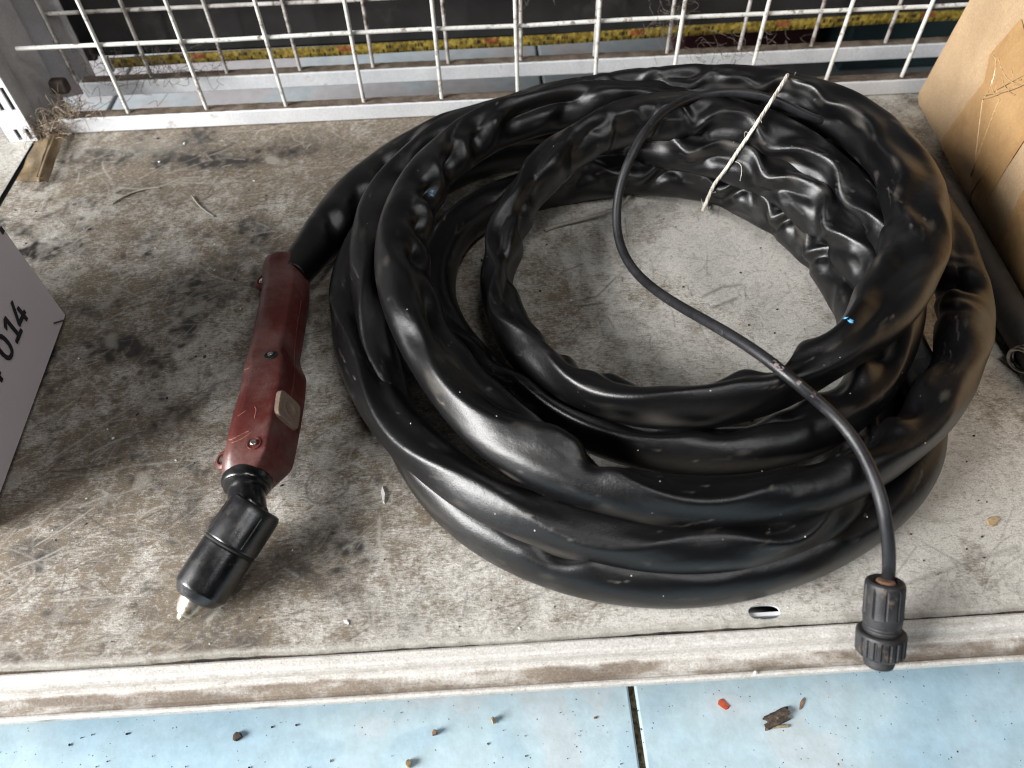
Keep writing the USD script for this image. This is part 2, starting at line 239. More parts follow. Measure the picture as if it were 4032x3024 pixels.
# printed things take their colours from the mesh
mk('printed', {'a': ('attribute', {'attribute': 'ink'}), 'g': ('geometry', {}), 'n': ('noise_texture', {'scale': 260, 'detail': 6, 'roughness': .7}), 'r': ('rgb_ramp', {'ramp': [(.42, (.25, .2, .14)), (.62, (1, 1, 1))]}), 'm': ('mix', {'mix_type': 'multiply', 'fac': .85}), 'p': ('principled_bsdf', {'roughness': .5})},
   [('a.color', 'm.color1'), ('g.position', 'n.vector'), ('n.fac', 'r.fac'), ('r.color', 'm.color2'), ('m.color', 'p.base_color')])
mk('clear_film', {'t': ('transparent_bsdf', {'color': (.96, .95, .93)}), 'gl': ('glossy_bsdf', {'roughness': .12}), 'f': ('fresnel', {'IOR': 1.6}), 'x': ('mix_closure', {})}, [('f.fac', 'x.fac'), ('t.BSDF', 'x.closure1'), ('gl.BSDF', 'x.closure2')], 'x.closure')

# ------------------------------------------------------------------ floor
FZ = -0.10
floor = thing('floor', kind='structure')
obj('grout_bed', box(-1.2, 1.7, -1.2, 1.3, FZ - .03, FZ - .0025), 'grout', floor)
XJ = [-1.117, -.717, -.317, .083 - .2, .283, .683, 1.083, 1.483]; XJ = [-.917, -.517, -.117, .283, .683, 1.083]; YJ = [-.97, -.57, -.17, .23, .63, 1.03]
for i in range(len(XJ) - 1):
    for j in range(len(YJ) - 1):
        obj('tile', box(XJ[i] + .0015, XJ[i + 1] - .0015, YJ[j] + .0015, YJ[j + 1] - .0015, FZ - .012, FZ + rng.uniform(-.0006, .0004), .0012), 'floor_tile' if j < 2 else 'floor_tile_pale', floor)

# ------------------------------------------------------------------ the shelf
shelf = thing('shelf', 'scratched grimy white metal shelf with a dirty front ledge carrying the coiled hose', 'shelf')
YF, YB = -.3478, .0035
ystep = np.linspace(.0004, .00075, 640); ys = YF + np.r_[0, np.cumsum(ystep)]; ys = ys[ys < YB]; ys = np.r_[ys, YB]
xs = np.arange(-.0592, .525, .00055)
X, Y = np.meshgrid(xs, ys)
def sm(a, b, x): t = np.clip((x - a) / (b - a), 0, 1); return t * t * (3 - 2 * t)
def sampled(sig_mm, seed):
    a = noise2((360, 700), sig_mm, seed)          # 1 mm cells
    return map_coordinates(a, [(Y + .352) * 1000, (X + .062) * 1000], order=1, mode='wrap')
def blob(u, v, ru, rv=None, rot=0):
    c = un(u, v, 0); s = ppm(c); a = ru / s; b = (rv or ru) / s / .75; dx, dy = X - c[0], Y - c[1]; cs, sn = math.cos(rot), math.sin(rot)
    return np.exp(-(((dx * cs + dy * sn) / a) ** 2 + ((-dx * sn + dy * cs) / b) ** 2))
g = .42 + .46 * sm(.32, .14, X) + .30 * sm(-.12, -.03, Y) - .10 * sm(.0, -.0, X)
g += .10 * sampled(14, 1) + .12 * sampled(5, 2) + .11 * sampled(2, 3)
g += .25 * blob(1180, 640, 130, 150) - .15 * blob(1620, 480, 200, 110)
g += .20 * sm(.22, .10, X) * sm(-.24, -.31, Y)
g -= .24 * sm(.24, .36, X) * sm(-.2, -.3, Y) + .10 * sm(.30, .44, X)
g -= .36 * blob(1560, 600, 310, 270) + .16 * blob(1650, 500, 150, 90) + .15 * blob(2150, 1100, 200, 250) - .16 * blob(1300, 780, 160, 70)
g -= .28 * blob(900, 1370, 130, 25) + .18 * blob(1450, 1350, 200, 25)
g += .35 * blob(2150, 880, 120, 60)
tex = .55 + .45 * np.clip(.5 + .6 * sampled(1.1, 15) + .4 * sampled(3, 16), 0, 1.6)
s_ = .55 * np.clip(sampled(7, 5) + .25 * sampled(2, 6) - .9, 0, 1) * sm(.27, .12, X) + .10 * sm(.16, .0, X) * sm(-.31, -.2, Y)
s_ += 1.1 * blob(430, 345, 100, 24, -.15) * (.75 + .35 * sampled(2, 7)) + .8 * blob(520, 352, 60, 14) + .5 * blob(430, 300, 45, 25) + .35 * blob(560, 330, 60, 14) + .35 * blob(280, 420, 120, 40) + .3 * blob(300, 980, 140, 90) + .35 * blob(190, 750, 80, 40)
s_ += .35 * blob(640, 1190, 130, 35, .5) + .3 * blob(830, 1000, 60, 70)
s_ += .45 * np.clip(sampled(11, 61) + .35 * sampled(2.5, 62) - .75, 0, 1.2) * sm(.30, .14, X)
s_ *= tex; s_ += (.10 + .25 * sm(.28, .1, X)) * np.clip(sampled(1.2, 17) + .5 * sampled(5, 18) - 1.1, 0, 1.5)
b_ = .5 * np.clip(sampled(3, 8) - 1.6, 0, 1) + .25 * blob(330, 320, 90, 22) + .2 * blob(820, 1380, 60, 20)
def stroke(P, w, val, ch):
    P = np.asarray(P); x0, y0 = P.min(0) - 3 * w; x1, y1 = P.max(0) + 3 * w
    i0, i1 = np.searchsorted(ys, [y0, y1]); j0, j1 = np.searchsorted(xs, [x0, x1])
    if i1 <= i0 or j1 <= j0: return
    q = np.stack([X[i0:i1, j0:j1], Y[i0:i1, j0:j1]], -1); best = np.full(q.shape[:2], 9.)
    for a, b in zip(P[:-1], P[1:]):
        d = b - a; t = np.clip(((q - a) @ d) / (d @ d + 1e-12), 0, 1); best = np.minimum(best, np.linalg.norm(q - a - t[..., None] * d, axis=-1))
    m_ = np.exp(-(best / w) ** 2) * val
    ch[i0:i1, j0:j1] = np.maximum(ch[i0:i1, j0:j1], m_) if val > 0 else ch[i0:i1, j0:j1] + m_
r5 = np.random.default_rng(55)
def arc(c, L, ang, bend, n=7):
    t = np.linspace(-.5, .5, n); a = ang + bend * t; d = np.stack([np.cos(a), np.sin(a)], 1) * L / n; p = np.cumsum(d, 0); return p - p[n // 2] + c
for k_ in range(2600):
    c = np.array([r5.uniform(-.06, .45), r5.uniform(-.347, 0)]); left = sm(.3, .1, c[0])
    dark = r5.random() < .5
    ang = r5.normal(.45, .35) if r5.random() < .65 else r5.uniform(0, np.pi)
    P = arc(c, r5.exponential(.011) + .003, ang, r5.normal(0, .45))
    w = r5.uniform(.00022, .00055)
    if dark: stroke(P, w, r5.uniform(.25, .75) * (.35 + .65 * left), s_)
    else: stroke(P, w, r5.uniform(.2, .75) * (.5 + .5 * left), b_)
for k_ in range(260):       # longer, finer scores
    c = np.array([r5.uniform(-.06, .45), r5.uniform(-.347, 0)])
    stroke(arc(c, r5.uniform(.02, .06), r5.normal(.5, .5), r5.normal(0, .5), 9), .00025, r5.uniform(.15, .4), b_ if r5.random() < .6 else s_)
for k_ in range(170):       # brush-like sets of parallel marks
    c = np.array([r5.uniform(-.06, .30), r5.uniform(-.345, -.01)]); ang = r5.normal(.5, .6); be = r5.normal(0, .7); L1 = r5.uniform(.008, .028); nrm_ = np.array([-math.sin(ang), math.cos(ang)]); lt = r5.random() < .5
    for j in range(r5.integers(3, 8)): stroke(arc(c + nrm_ * j * r5.uniform(.0007, .0012), L1 * r5.uniform(.6, 1.1), ang, be), .00032, r5.uniform(.15, .45), b_ if lt else s_)
for k_ in range(160):       # inside the coil the wear runs front to back
    c = np.array([r5.uniform(.20, .40), r5.uniform(-.24, -.09)]); stroke(arc(c, r5.exponential(.008) + .003, r5.normal(1.6, .3), r5.normal(0, .5)), .00035, r5.uniform(.2, .6), s_ if r5.random() < .65 else b_)
for (u, v, r_, w, val, a0, a1) in [(705, 1050, 9, .7, .6, 0, 6.3), (705, 1050, 7.2, .5, .45, 1, 5.5), (255, 720, 9, .6, .6, 0, 3.6), (255, 720, 8, .7, .4, .3, 3.2), (845, 1230, 13, .45, .45, 3.4, 6.0), (300, 1000, 20, .5, -.25, 1.8, 4.4), (1150, 590, 9, .35, .5, 0, 5), (1170, 600, 6, .3, .5, 0, 4), (620, 740, 12, 2.0, -.3, 0, 6.3), (825, 1260, 15, .4, .35, 2.5, 6.2)]:
    c = un(u, v, 0)[:2]; t = np.linspace(a0, a1, 26); stroke(c + np.stack([np.cos(t) * r_, np.sin(t) * r_ * .9], 1) / 1000 * (1 + .06 * np.sin(3 * t + u))[:, None], w / 1000, val, s_ if val > 0 else g)
def pline(pts, w, val, ch): stroke(np.array([un(u, v, 0)[:2] for u, v in pts]), w / 1000, val, ch)
for pts, w, val in [([(820, 1120), (818, 1170), (848, 1260), (856, 1370)], .8, .7), ([(560, 1340), (700, 1325), (820, 1318), (920, 1322)], .35, .8), ([(805, 1300), (808, 1370)], .7, .7), ([(825, 1290), (828, 1360)], .6, .55), ([(790, 1280), (800, 1360)], .5, .5),
                    ([(900, 1300), (960, 1255)], .6, .6), ([(255, 405), (330, 410), (390, 385), (430, 382)], .6, .6), ([(500, 425), (560, 418), (640, 400), (700, 385)], .4, .5), ([(240, 615), (310, 645), (330, 650)], .5, .5), ([(450, 1340), (480, 1310)], .9, .6), ([(60, 1160), (110, 1110), (180, 1060)], .6, .45), ([(100, 1000), (250, 900), (420, 800)], .6, .45)]:
    pline(pts, w, val, b_)
for pts, w, val in [([(1520, 640), (1560, 620), (1600, 615)], 1.0, .5), ([(1540, 665), (1590, 645)], 1.2, .5), ([(1225, 655), (1290, 640), (1330, 600)], .5, .6), ([(1240, 680), (1260, 660), (1300, 655)], .6, .6), ([(1210, 590), (1260, 570)], .5, .6), ([(110, 665), (230, 660)], .4, .7), ([(240, 680), (420, 620), (560, 575)], .5, .5), ([(520, 670), (420, 720), (300, 820)], .6, .3), ([(1085, 1385), (1140, 1330)], .4, .5), ([(1000, 1330), (1010, 1280)], .4, .5), ([(430, 800), (425, 900), (415, 990)], .7, .4), ([(1900, 1290), (1980, 1180)], .4, .4), ([(1990, 1170), (2100, 1230)], .4, .4), ([(1900, 1280), (2200, 1180)], .9, .3)]:
    pline(pts, w, val, s_)
edge = sm(YF + .0035, YF + .0008, Y); b_ = np.maximum(b_, 1.0 * edge * (.6 + .5 * np.clip(sampled(2, 21) + .4, 0, 1))); g = g - .3 * edge; s_ = s_ * (1 - .8 * edge)
stain = np.clip(np.stack([g - .12, s_, b_], -1), 0, 1).reshape(-1, 3)
Z = -.0022 * sm(YF + .0016, YF, Y) ** 2 + .00025 * sampled(25, 9) * sm(YF, YF + .02, Y) * 0
V = np.stack([X, Y - (.00055 + .00035 * noise1(len(xs), 28, 51) + .00012 * noise1(len(xs), 3, 52))[None] * sm(YF + .004, YF, Y), Z], -1)
sc = un(1651, 1322, 0); ex, ey = .0059, .0027
q = (V[..., :2] - sc[:2]) / [ex, ey]; rho = (np.abs(q[..., 0]) ** 2.6 + np.abs(q[..., 1]) ** 2.6) ** (1 / 2.6)
near = (np.abs(rho - 1) < .16)
V[..., :2] = np.where(near[..., None], sc[:2] + (V[..., :2] - sc[:2]) / rho[..., None], V[..., :2])
idx = np.arange(X.size).reshape(X.shape)
Q = np.stack([idx[:-1, :-1], idx[:-1, 1:], idx[1:, 1:], idx[1:, :-1]], -1).reshape(-1, 4)
Q = Q[~(rho.ravel()[Q] < 1.02).all(1) | (np.abs(rho.ravel()[Q] - 1) < .0).any(1)]
quads('shelf_panel', V.reshape(-1, 3), Q, 'shelf_paint', shelf, {'stain': stain})
th = np.linspace(0, 2 * np.pi, 41); ring = np.stack([sc[0] + ex * np.sign(np.cos(th)) * np.abs(np.cos(th)) ** (2 / 2.6), sc[1] + ey * np.sign(np.sin(th)) * np.abs(np.sin(th)) ** (2 / 2.6)], 1)
rv = np.vstack([np.c_[ring * 1.0, np.full(41, -.0001)], np.c_[ring, np.full(41, -.0012)]]); rq = np.array([[i, i + 41, i + 42, i + 1] for i in range(40)])
obj('slot_rim', (rv, rq), 'white_enamel', shelf, smooth=True)
# underside, back flange, inner flange seen through the slot
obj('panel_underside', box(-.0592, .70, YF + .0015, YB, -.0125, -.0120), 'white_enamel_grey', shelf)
obj('inner_flange', box(-.05, .59, sc[1] - .0010, sc[1] + .0004, -.0118, -.0014), 'white_enamel', shelf)
# the next panel, left of the seam
q0, q1 = un(62, 318, 0), un(1, 442, 0)
xs2 = np.arange(-.30, -.0632, .0012); ys2 = np.arange(YF, YB, .0012); X2, Y2 = np.meshgrid(xs2, ys2); i2 = np.arange(X2.size).reshape(X2.shape)
n_ = noise2(X2.shape, 8, 31); st2 = np.clip(np.stack([.45 + .12 * n_, .15 * np.clip(noise2(X2.shape, 4, 32) - .8, 0, 1), .1 * np.clip(n_, 0, 1)], -1), 0, 1).reshape(-1, 3)
quads('shelf_panel', np.stack([X2, Y2, 0 * X2 - .0004], -1).reshape(-1, 3), np.stack([i2[:-1, :-1], i2[:-1, 1:], i2[1:, 1:], i2[1:, :-1]], -1).reshape(-1, 4), 'shelf_paint', shelf, {'stain': st2}, label='left neighbouring panel beyond the dark seam')
obj('shelf_panel', box(.526, .70, YF, YB, -.0016, -.0004), 'white_enamel', shelf, label='right neighbouring panel under the cardboard box')
obj('seam_strip', box(-.066, -.057, YF, YB, -.0040, -.0030), 'slot_dark', shelf)
# front beam: lip, step down, dirty ledge, outer lip (a swept profile)
yo = un(1100, 1494, -.0062)[1]
prof = np.array([(-.3493, -.012), (-.3493, -.0012), (-.3496, -.0003), (-.3503, .0001), (-.3530, -.0001), (-.3540, -.0006), (-.3547, -.0018), (-.3553, -.0042), (-.3562, -.0056), (-.3575, -.0060), (yo + .0035, -.0066), (yo + .0022, -.0064), (yo + .0016, -.0056), (yo + .0008, -.0053), (yo, -.0056), (yo - .0002, -.0070), (yo, -.0088), (yo + .0012, -.0100), (yo + .012, -.0105)])
fine = [prof[0]]
for a, b in zip(prof[:-1], prof[1:]):
    n = max(1, int(np.linalg.norm(b - a) / .0006)); fine += [a + (b - a) * (k_ + 1) / n for k_ in range(n)]
fine = np.array(fine); xb = np.arange(-.30, .70, .0011); nb, nf = len(xb), len(fine)
wob = .00018 * noise1(nb, 12, 41)
VB = np.stack([np.repeat(xb[:, None], nf, 1), fine[None, :, 0] + 0 * xb[:, None], fine[None, :, 1] + wob[:, None]], -1)
n_ = noise2((nb, nf), (10, 2.5), 42); nf1 = noise2((nb, nf), (2.5, 1.2), 43)
onl = (sm(-.3562, -.3575, fine[:, 0]) * sm(yo + .0012, yo + .0024, fine[:, 0]))[None]
gl = np.clip(.02 + .09 * nf1 + .05 * n_ + onl * (.80 + .14 * n_ + .16 * nf1), 0, 1); sl = np.clip(onl * (.34 * np.clip(n_ + .2, 0, 1.4)) + .5 * np.clip(nf1 - 1.9, 0, 1), 0, 1)
grv = (fine[:, 0] > -.3497)[None] * (fine[:, 1] < -.0004)[None]; sl = np.maximum(sl, .8 * grv)
bi = np.arange(nb * nf).reshape(nb, nf)
quads('front_beam', VB.reshape(-1, 3), np.stack([bi[:-1, :-1], bi[:-1, 1:], bi[1:, 1:], bi[1:, :-1]], -1).reshape(-1, 4), 'ledge_paint', shelf, {'stain': np.stack([gl, sl, 0 * gl + .0], -1).reshape(-1, 3)}, label='front beam with a dust-caked ledge')
obj('groove_bottom', box(-.30, .70, -.3494, -.3470, -.0095, -.0021), 'groove_dirt', shelf)

# ------------------------------------------------------------------ wire mesh backs and their rails
def mesh_panel(name, y, x0, nw, x_lo, x_hi, zh, wire, label):
    t = thing(name, label, 'wire mesh panel')
    r_ = obj('rail', box(x_lo, x_hi, y - .0042, y + .0046, .0003, .0104, .0009), 'white_enamel', t, label='white square rail with dust on its top')
    n = 260; xx = np.linspace(x_lo + .002, x_hi - .002, n); a = noise1(n, 4, int(abs(y) * 1000) + 3); h = .00055 + .00022 * a
    yy = np.linspace(-.0036, .0043, 9); dv = np.array([[x, y + d + .0002 * math.sin(i * 1.7), .0105 + max(.0001, h[i] * (1 - abs(d / .0046) ** 4))] for i, x in enumerate(xx) for d in yy]); di = np.arange(n * 9).reshape(n, 9)
    obj('dust_layer', (dv, np.stack([di[:-1, :-1], di[1:, :-1], di[1:, 1:], di[:-1, 1:]], -1).reshape(-1, 4)), 'dust_brown', r_, smooth=True)
    r9 = np.random.default_rng(int(abs(y) * 1000) + 11)
    for i in range(nw):
        x = x0 + .05 * i + (r9.normal(0, .0005)); P = np.array([[x, y - .0008, .009], [x + r9.normal(0, .0005), y - .0008 + r9.normal(0, .0004), .06], [x + r9.normal(0, .0022), y - .0008, .20]])
        obj('vertical_wire', tube(np.array(spline(P, .01)[0]), .00125, 10, (0, 1, 0)), wire, t)
    for z in zh:
        P = np.array([[x, y + .0014, z + r9.normal(0, .0004)] for x in np.linspace(x_lo - .004, x_hi, 12)])
        obj('horizontal_wire', tube(P, .00125, 10), wire, t)
    return t
mesh_panel('wire_mesh_panel', 0.0, 0.0, 11, -.0445, .62, [.0545, .1045, .1545], 'wire_white', 'near white wire mesh back panel standing behind the black hose coil')
mesh_panel('wire_mesh_panel', .0434, .0543 - .05 * 2, 13, -.0445, .62, [.0545, .1045, .1545], 'wire_dirty', 'far dustier wire mesh panel standing behind the near mesh panel')

# ------------------------------------------------------------------ uprights at the left
def upright(name, y0, y1, label, slots, xr):
    t = thing(name, label, 'shelf post')
    x0, x1 = -.0775, -.0600
    xi = xr
    import shapely.geometry as sg
    face = sg.box(x0, .0, x1, .45); rects = []
    for z in slots:
        for xc in (-.0632, -.0700): rects.append(sg.box(xc - .0014, max(.0008, z), xc + .0014, z + .0150))
    for rct in rects: face = face.difference(rct)
    fm = trimesh.creation.extrude_polygon(face, .0012); v = fm.vertices.copy(); fm.vertices = np.c_[v[:, 0], y0 + v[:, 2], v[:, 1]]
    obj('front_face', fm, 'white_enamel', t, smooth=False, label='white front face with paired slots')
    obj('slot_backing', box(x0 - .003, x1 - .002, y0 + .0045, y0 + .006, 0, .45), 'slot_dark', t)
    w = y1 - y0
    # folded side wall: near strip, shallow groove, far strip
    P = np.array([(x1 - .0012, y0 + .0013), (x1, y0 + .0013), (x1, y0 + w * .42), (x1 - .0022, y0 + w * .45), (x1 - .0022, y0 + w * .50), (x1 + .004, y0 + w * .55), (xi - .001, y0 + w * .96), (xi - .001, y1), (x1 - .006, y1), (x1 - .006, y0 + .008), (x1 - .0012, y0 + .008)])
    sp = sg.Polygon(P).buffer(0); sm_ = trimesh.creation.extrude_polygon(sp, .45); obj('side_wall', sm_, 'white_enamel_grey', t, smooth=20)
    return t
upright('shelf_post', -.0100, .0215, 'near white slotted steel upright at the left end of the shelf', [-.0063, .0216, .0495, .0774, .1053], -.0478)
upright('shelf_post', .0300, .0500, 'second pale steel upright standing behind the slotted one', [.0216, .0495, .0774], uny(214, 171, .0500)[0])
obj('bracket', box(-.0462, -.0355, .0080, .0150, .0200, .0290, .002), 'bracket_dark', stage.GetPrimAtPath('/World/shelf_post'), label='dark rusty bracket')
obj('bracket', box(-.0400, -.0310, .0515, .0565, .0185, .0290, .002), 'bracket_dark', stage.GetPrimAtPath('/World/shelf_post_001'), label='dark rusty bracket')
# dark rubber end plugs on the rails

# ------------------------------------------------------------------ dark things behind the mesh
bb = thing('dark_board', 'large black panel hanging behind the wire mesh', 'panel')
obj('panel', box(-.047, .66, .0575, .074, .0185, .30, .002), 'board_black', bb)
obj('edge_strip', box(-.047, .66, .0560, .0573, .0215, .026), 'slot_dark', bb)
# yellow measuring tape along the bottom of the panel
nx, nz = 1400, 14; tx = np.linspace(-.024, .60, nx); tz = np.linspace(.0116, .0190, nz)
TX, TZ = np.meshgrid(tx, tz, indexing='ij'); ink = np.zeros((nx, nz, 3)); ink[:] = (.38, .29, .05)
fr = (tx % .01) / .01; fz = np.linspace(0, 1, nz); r3 = np.random.default_rng(3)
for i in range(nx):
    cm = int(tx[i] / .01 + 50)
    if fr[i] < .13: ink[i, fz < .42] = (.03, .025, .02)
    if (fr[i] * 10) % 1 < .35: ink[i, fz < (.2 if cm % 2 else .26)] = (.05, .04, .03)
    if .25 < fr[i] < .8 and r3.random() < .0 + .62 * ((cm * 7919) % 5 > 1): ink[i, (fz > .5) & (fz < .78)] = (.06, .05, .03)
    if cm % 10 == 3: ink[i, (fz > .45) & (fz < .9)] = (.36, .12, .04)
    if (fr[i] * 10) % 1 < .3: ink[i, fz > .86] = (.08, .06, .03)
ti = np.arange(nx * nz).reshape(nx, nz); bow = .0006 * np.sin(np.pi * fz)
tape = thing('tape_measure', 'yellow measuring tape with black and red marks along the foot of the black panel', 'tape measure')
quads('blade', np.stack([TX, .0552 - bow[None] + .0004 * np.sin(TX * 40), TZ + .0027 + (TX - .25) * .011 + .0005 * np.sin(TX * 14 + 1)], -1).reshape(-1, 3), np.stack([ti[:-1, :-1], ti[1:, :-1], ti[1:, 1:], ti[:-1, 1:]], -1).reshape(-1, 4), 'printed', tape, {'ink': ink.reshape(-1, 3)})
obj('end_hook', box(-.0262, -.0245, .0535, .0560, .0095, .0200, .0005), 'steel', tape)
c = un(906, 205, FZ)
tub = thing('black_tub', 'round black tub on the blue floor seen between the two white rails', 'tub')
obj('bowl', lathe([(0, .001), (0, .033), (.004, .036), (.03, .047), (.06, .062), (.064, .065), (.066, .063), (.06, .059), (.01, .03), (.009, .001)], np.array([c[0], c[1] + .034, FZ]), (0, 0, 1), 48), 'tub_black', tub)
def crate(name, x0, x1, y0, y1, z1, m, label, cat):
    t = thing(name, label, cat)
    obj('body', box(x0, x1, y0, y1, FZ, z1, .004), m, t); obj('lid', box(x0 - .003, x1 + .003, y0 - .003, y1 + .003, z1 + .0005, z1 + .012, .003), m, t)
crate('storage_crate', .135, .40, .285, .50, .02, 'tub_black', 'long black crate on the floor behind the wire mesh, left of the dark red crate', 'crate')
crate('storage_crate', .415, .545, .225, .45, -.005, 'dark_red', 'dark red crate on the floor behind the wire mesh', 'crate')
crate('storage_crate', .56, .66, .20, .45, -.01, 'dark_teal', 'dark teal crate on the floor beside the dark red crate', 'crate')
crate('storage_crate', .68, .82, .21, .45, .0, 'dark_blue', 'dark blue crate at the right end of the row behind the mesh', 'crate')

# ------------------------------------------------------------------ pale carton at the left with its number
bc0, bc1 = un(148, 684, 0)[:2], un(0, 1092, 0)[:2]
dirb = (bc1 - bc0) / np.linalg.norm(bc1 - bc0); L_ = .122; nin = np.array([-dirb[1], dirb[0]]); nin = nin if nin[0] < 0 else -nin
import shapely.geometry as sg
poly = sg.Polygon([bc0, bc0 + dirb * L_, bc0 + dirb * L_ + nin * .15, bc0 + nin * .15]).buffer(-.002).buffer(.002)
carton = thing('carton', 'pinkish white carton with printed digits standing at the left edge of the shelf', 'carton')
cm_ = trimesh.creation.extrude_polygon(poly, .147); 
import manifold3d as mf
pc = np.array(poly.exterior.coords)[:-1]
pin = np.array(poly.buffer(-.0022).exterior.coords)[:-1]
hull = mf.Manifold.hull_points(np.vstack([np.c_[pin, np.full(len(pin), .0004)], np.c_[pc, np.full(len(pc), .0026)], np.c_[pc, np.full(len(pc), .1275)], np.c_[pin, np.full(len(pin), .130)]]))
obj('box', hull, 'carton_white', carton)
nout = -nin
def on_face(m_, along, z, d=.0003, slant=0.0):
    v = m_.vertices; m_ = m_.copy(); a = v[:, 0] + slant * v[:, 1]
    m_.vertices = np.c_[bc0[0] + dirb[0] * (along - a) * 1 + nout[0] * (d + v[:, 2]), bc0[1] + dirb[1] * (along - a) + nout[1] * (d + v[:, 2]), z + v[:, 1]]
    m_.invert(); return m_
for ch, al in [('4', .0690), ('0', .0530), ('1', .0412), ('4', .0330)]:
    tm = meshkit.text_mesh(ch, .0122, .00012, True); tm.vertices[:, 0] -= tm.vertices[:, 0].min(); tm.vertices[:, 0] *= .98
    obj('printed_digit', on_face(tm, al, .0256), 'ink_black', carton, smooth=False)
mk_ = box(0, .0095, -.0004, .0004, 0, .00012); mk_.apply_transform(trimesh.transformations.rotation_matrix(-.66, [0, 0, 1])); obj('printed_mark', on_face(mk_, .0127, .0086), 'ink_faded', carton, smooth=False)
obj('printed_dot', on_face(box(0, .0026, 0, .003, 0, .00012), .0045, .0575), 'ink_black', carton, smooth=False)

# ------------------------------------------------------------------ cardboard box at the right
A_, B_ = np.array([.5055, -.0165]), np.array([.4785, -.285]); db = (B_ - A_) / np.linalg.norm(B_ - A_); nb_ = np.array([-db[1], db[0]]); nb_ = nb_ if nb_[0] > 0 else -nb_
def corner(al, z, inn=0.0): return np.array([*(A_ + db * al + nb_ * inn), z])
LB, HB, DB = .2698, .105, .16
nu, nv = 120, 70; uu = np.linspace(0, 1, nu); vv = np.linspace(0, 1, nv)
def side_pt(u, z, inn=0):      # slightly bulging side, rear edge leaning forward as it rises
    al = u * LB + .16 * z * (1 - u) - .004 * 0; bul = -.0035 * np.sin(np.pi * min(1, u)) * math.sin(math.pi * min(1, z / HB)) + .004 * max(0, 1 - z / .012) ** 2
    return corner(al, z, bul + inn + .10 * z * 0)
cb = thing('cardboard_box', 'brown cardboard box with glossy packing tape at the right end of the shelf', 'cardboard box')
fr_ = mf.Manifold.hull_points(np.array([side_pt(u, z, .003) for u in np.linspace(0, 1, 14) for z in np.linspace(.001, HB, 9)] + [corner(u * LB + (.16 * z) * (1 - u), z, DB) for u in (0, 1) for z in (.001, HB)]))
FV = np.array([[side_pt(u, z) for z in vv * HB + .0008] for u in uu]); nz_ = noise2((nu, nv), (3, 4), 77); FV[..., :2] += (nz_ * .00022)[..., None] * nb_
shell = FV.reshape(-1, 3); fi = np.arange(nu * nv).reshape(nu, nv); fq = np.stack([fi[:-1, :-1], fi[1:, :-1], fi[1:, 1:], fi[:-1, 1:]], -1).reshape(-1, 4)
obj('body', fr_, 'cardboard', cb, smooth=40)
# rounded rear and lower margins join the side sheet to the body
edge_loop = np.concatenate([FV[:, 0], FV[-1, 1:], FV[::-1, -1][1:], FV[0, ::-1][1:]])
back_loop = edge_loop + np.r_[nb_ * .012, 0] + np.r_[db, 0] * .0
ev = np.vstack([shell, back_loop]); ne = len(edge_loop)
eidx = np.concatenate([fi[:, 0], fi[-1, 1:], fi[::-1, -1][1:], fi[0, ::-1][1:]])
eq = np.array([[eidx[i], len(shell) + i, len(shell) + i + 1, eidx[i + 1]] for i in range(ne - 1)])
obj('side_panel', (ev, np.vstack([fq, eq])), 'cardboard', cb, smooth=50)
def on_side(u, z, lift): p_ = side_pt(u, z); return p_ - np.r_[nb_ * lift, 0]
def strip(poly_uz, lift, n=26, m=10):   # four corners (al metres, z): two ends of a strip
    a, b, c_, d_ = [np.array(q_) for q_ in poly_uz]; G = []
    for i in range(n):
        t = i / (n - 1); p0, p1 = a + (b - a) * t, d_ + (c_ - d_) * t
        for j in range(m): w = p0 + (p1 - p0) * j / (m - 1); G.append(on_side(w[0] / LB, max(.0015, w[1]), lift + .00012 * math.sin(9 * t + 2 * j)))
    gi = np.arange(n * m).reshape(n, m); return np.array(G), np.stack([gi[:-1, :-1], gi[1:, :-1], gi[1:, 1:], gi[:-1, 1:]], -1).reshape(-1, 4)
def sidepx(u, v):           # where the box side is met at a picture point
    d = CAMM.T @ np.array([(u * K - 2016) / FPX, (v * K - 1512) / FPX, 1]); t = ((corner(0, 0) - CAMP)[:2] @ nb_) / (d[:2] @ nb_); P = CAMP + t * d
    al = (P[:2] - A_) @ db; z = P[2]; u_ = (al - .16 * z) / (LB - .16 * z); return np.array([u_ * LB, z])
def ext(p0, p1, k_): return p0 + (p1 - p0) * k_
t0 = sidepx(2025, 318); t1 = sidepx(2200, 95); t2 = sidepx(2120, 470); t3 = sidepx(2212, 330)
obj('tape_strip', strip([t0, ext(t0, t1, 1.55), ext(t2, t3, 2.0), t2], .0005), 'packing_tape', cb, smooth=True, label='glossy brown tape strip nearest the rear edge')
c0, c1, c2_, c3 = sidepx(2072, 462), sidepx(2160, 345), sidepx(2165, 345), sidepx(2076, 466)
for (a, b, w) in [((2072, 455), (2150, 360), 5), ((2118, 345), (2138, 200), 4), ((2105, 380), (2175, 215), 6), ((2138, 212), (2206, 190), 7), ((2160, 130), (2168, 205), 5)]:
    P = np.array([np.array(on_side(*(lambda q_: (q_[0] / LB, max(.0015, q_[1])))(sidepx(a[0] + (b[0] - a[0]) * t, a[1] + (b[1] - a[1]) * t + 2 * math.sin(5 * t))), .0006)) for t in np.linspace(0, 1, 12)])
    obj('tape_crease', tube(P, w / 2 / 4 / 1000 * .85, 8), 'tape_edge', cb, smooth=True)
t4, t5, t6, t7 = sidepx(2140, 560), sidepx(2212, 440), sidepx(2212, 640), sidepx(2190, 650)
obj('tape_strip', strip([ext(t4, t5, -.15), ext(t4, t5, 3.0), t5 + np.array([.05, .10]), t4 + np.array([.035, -.004])], .0009), 'packing_tape', cb, smooth=True, label='lower tape strip near the shelf front')
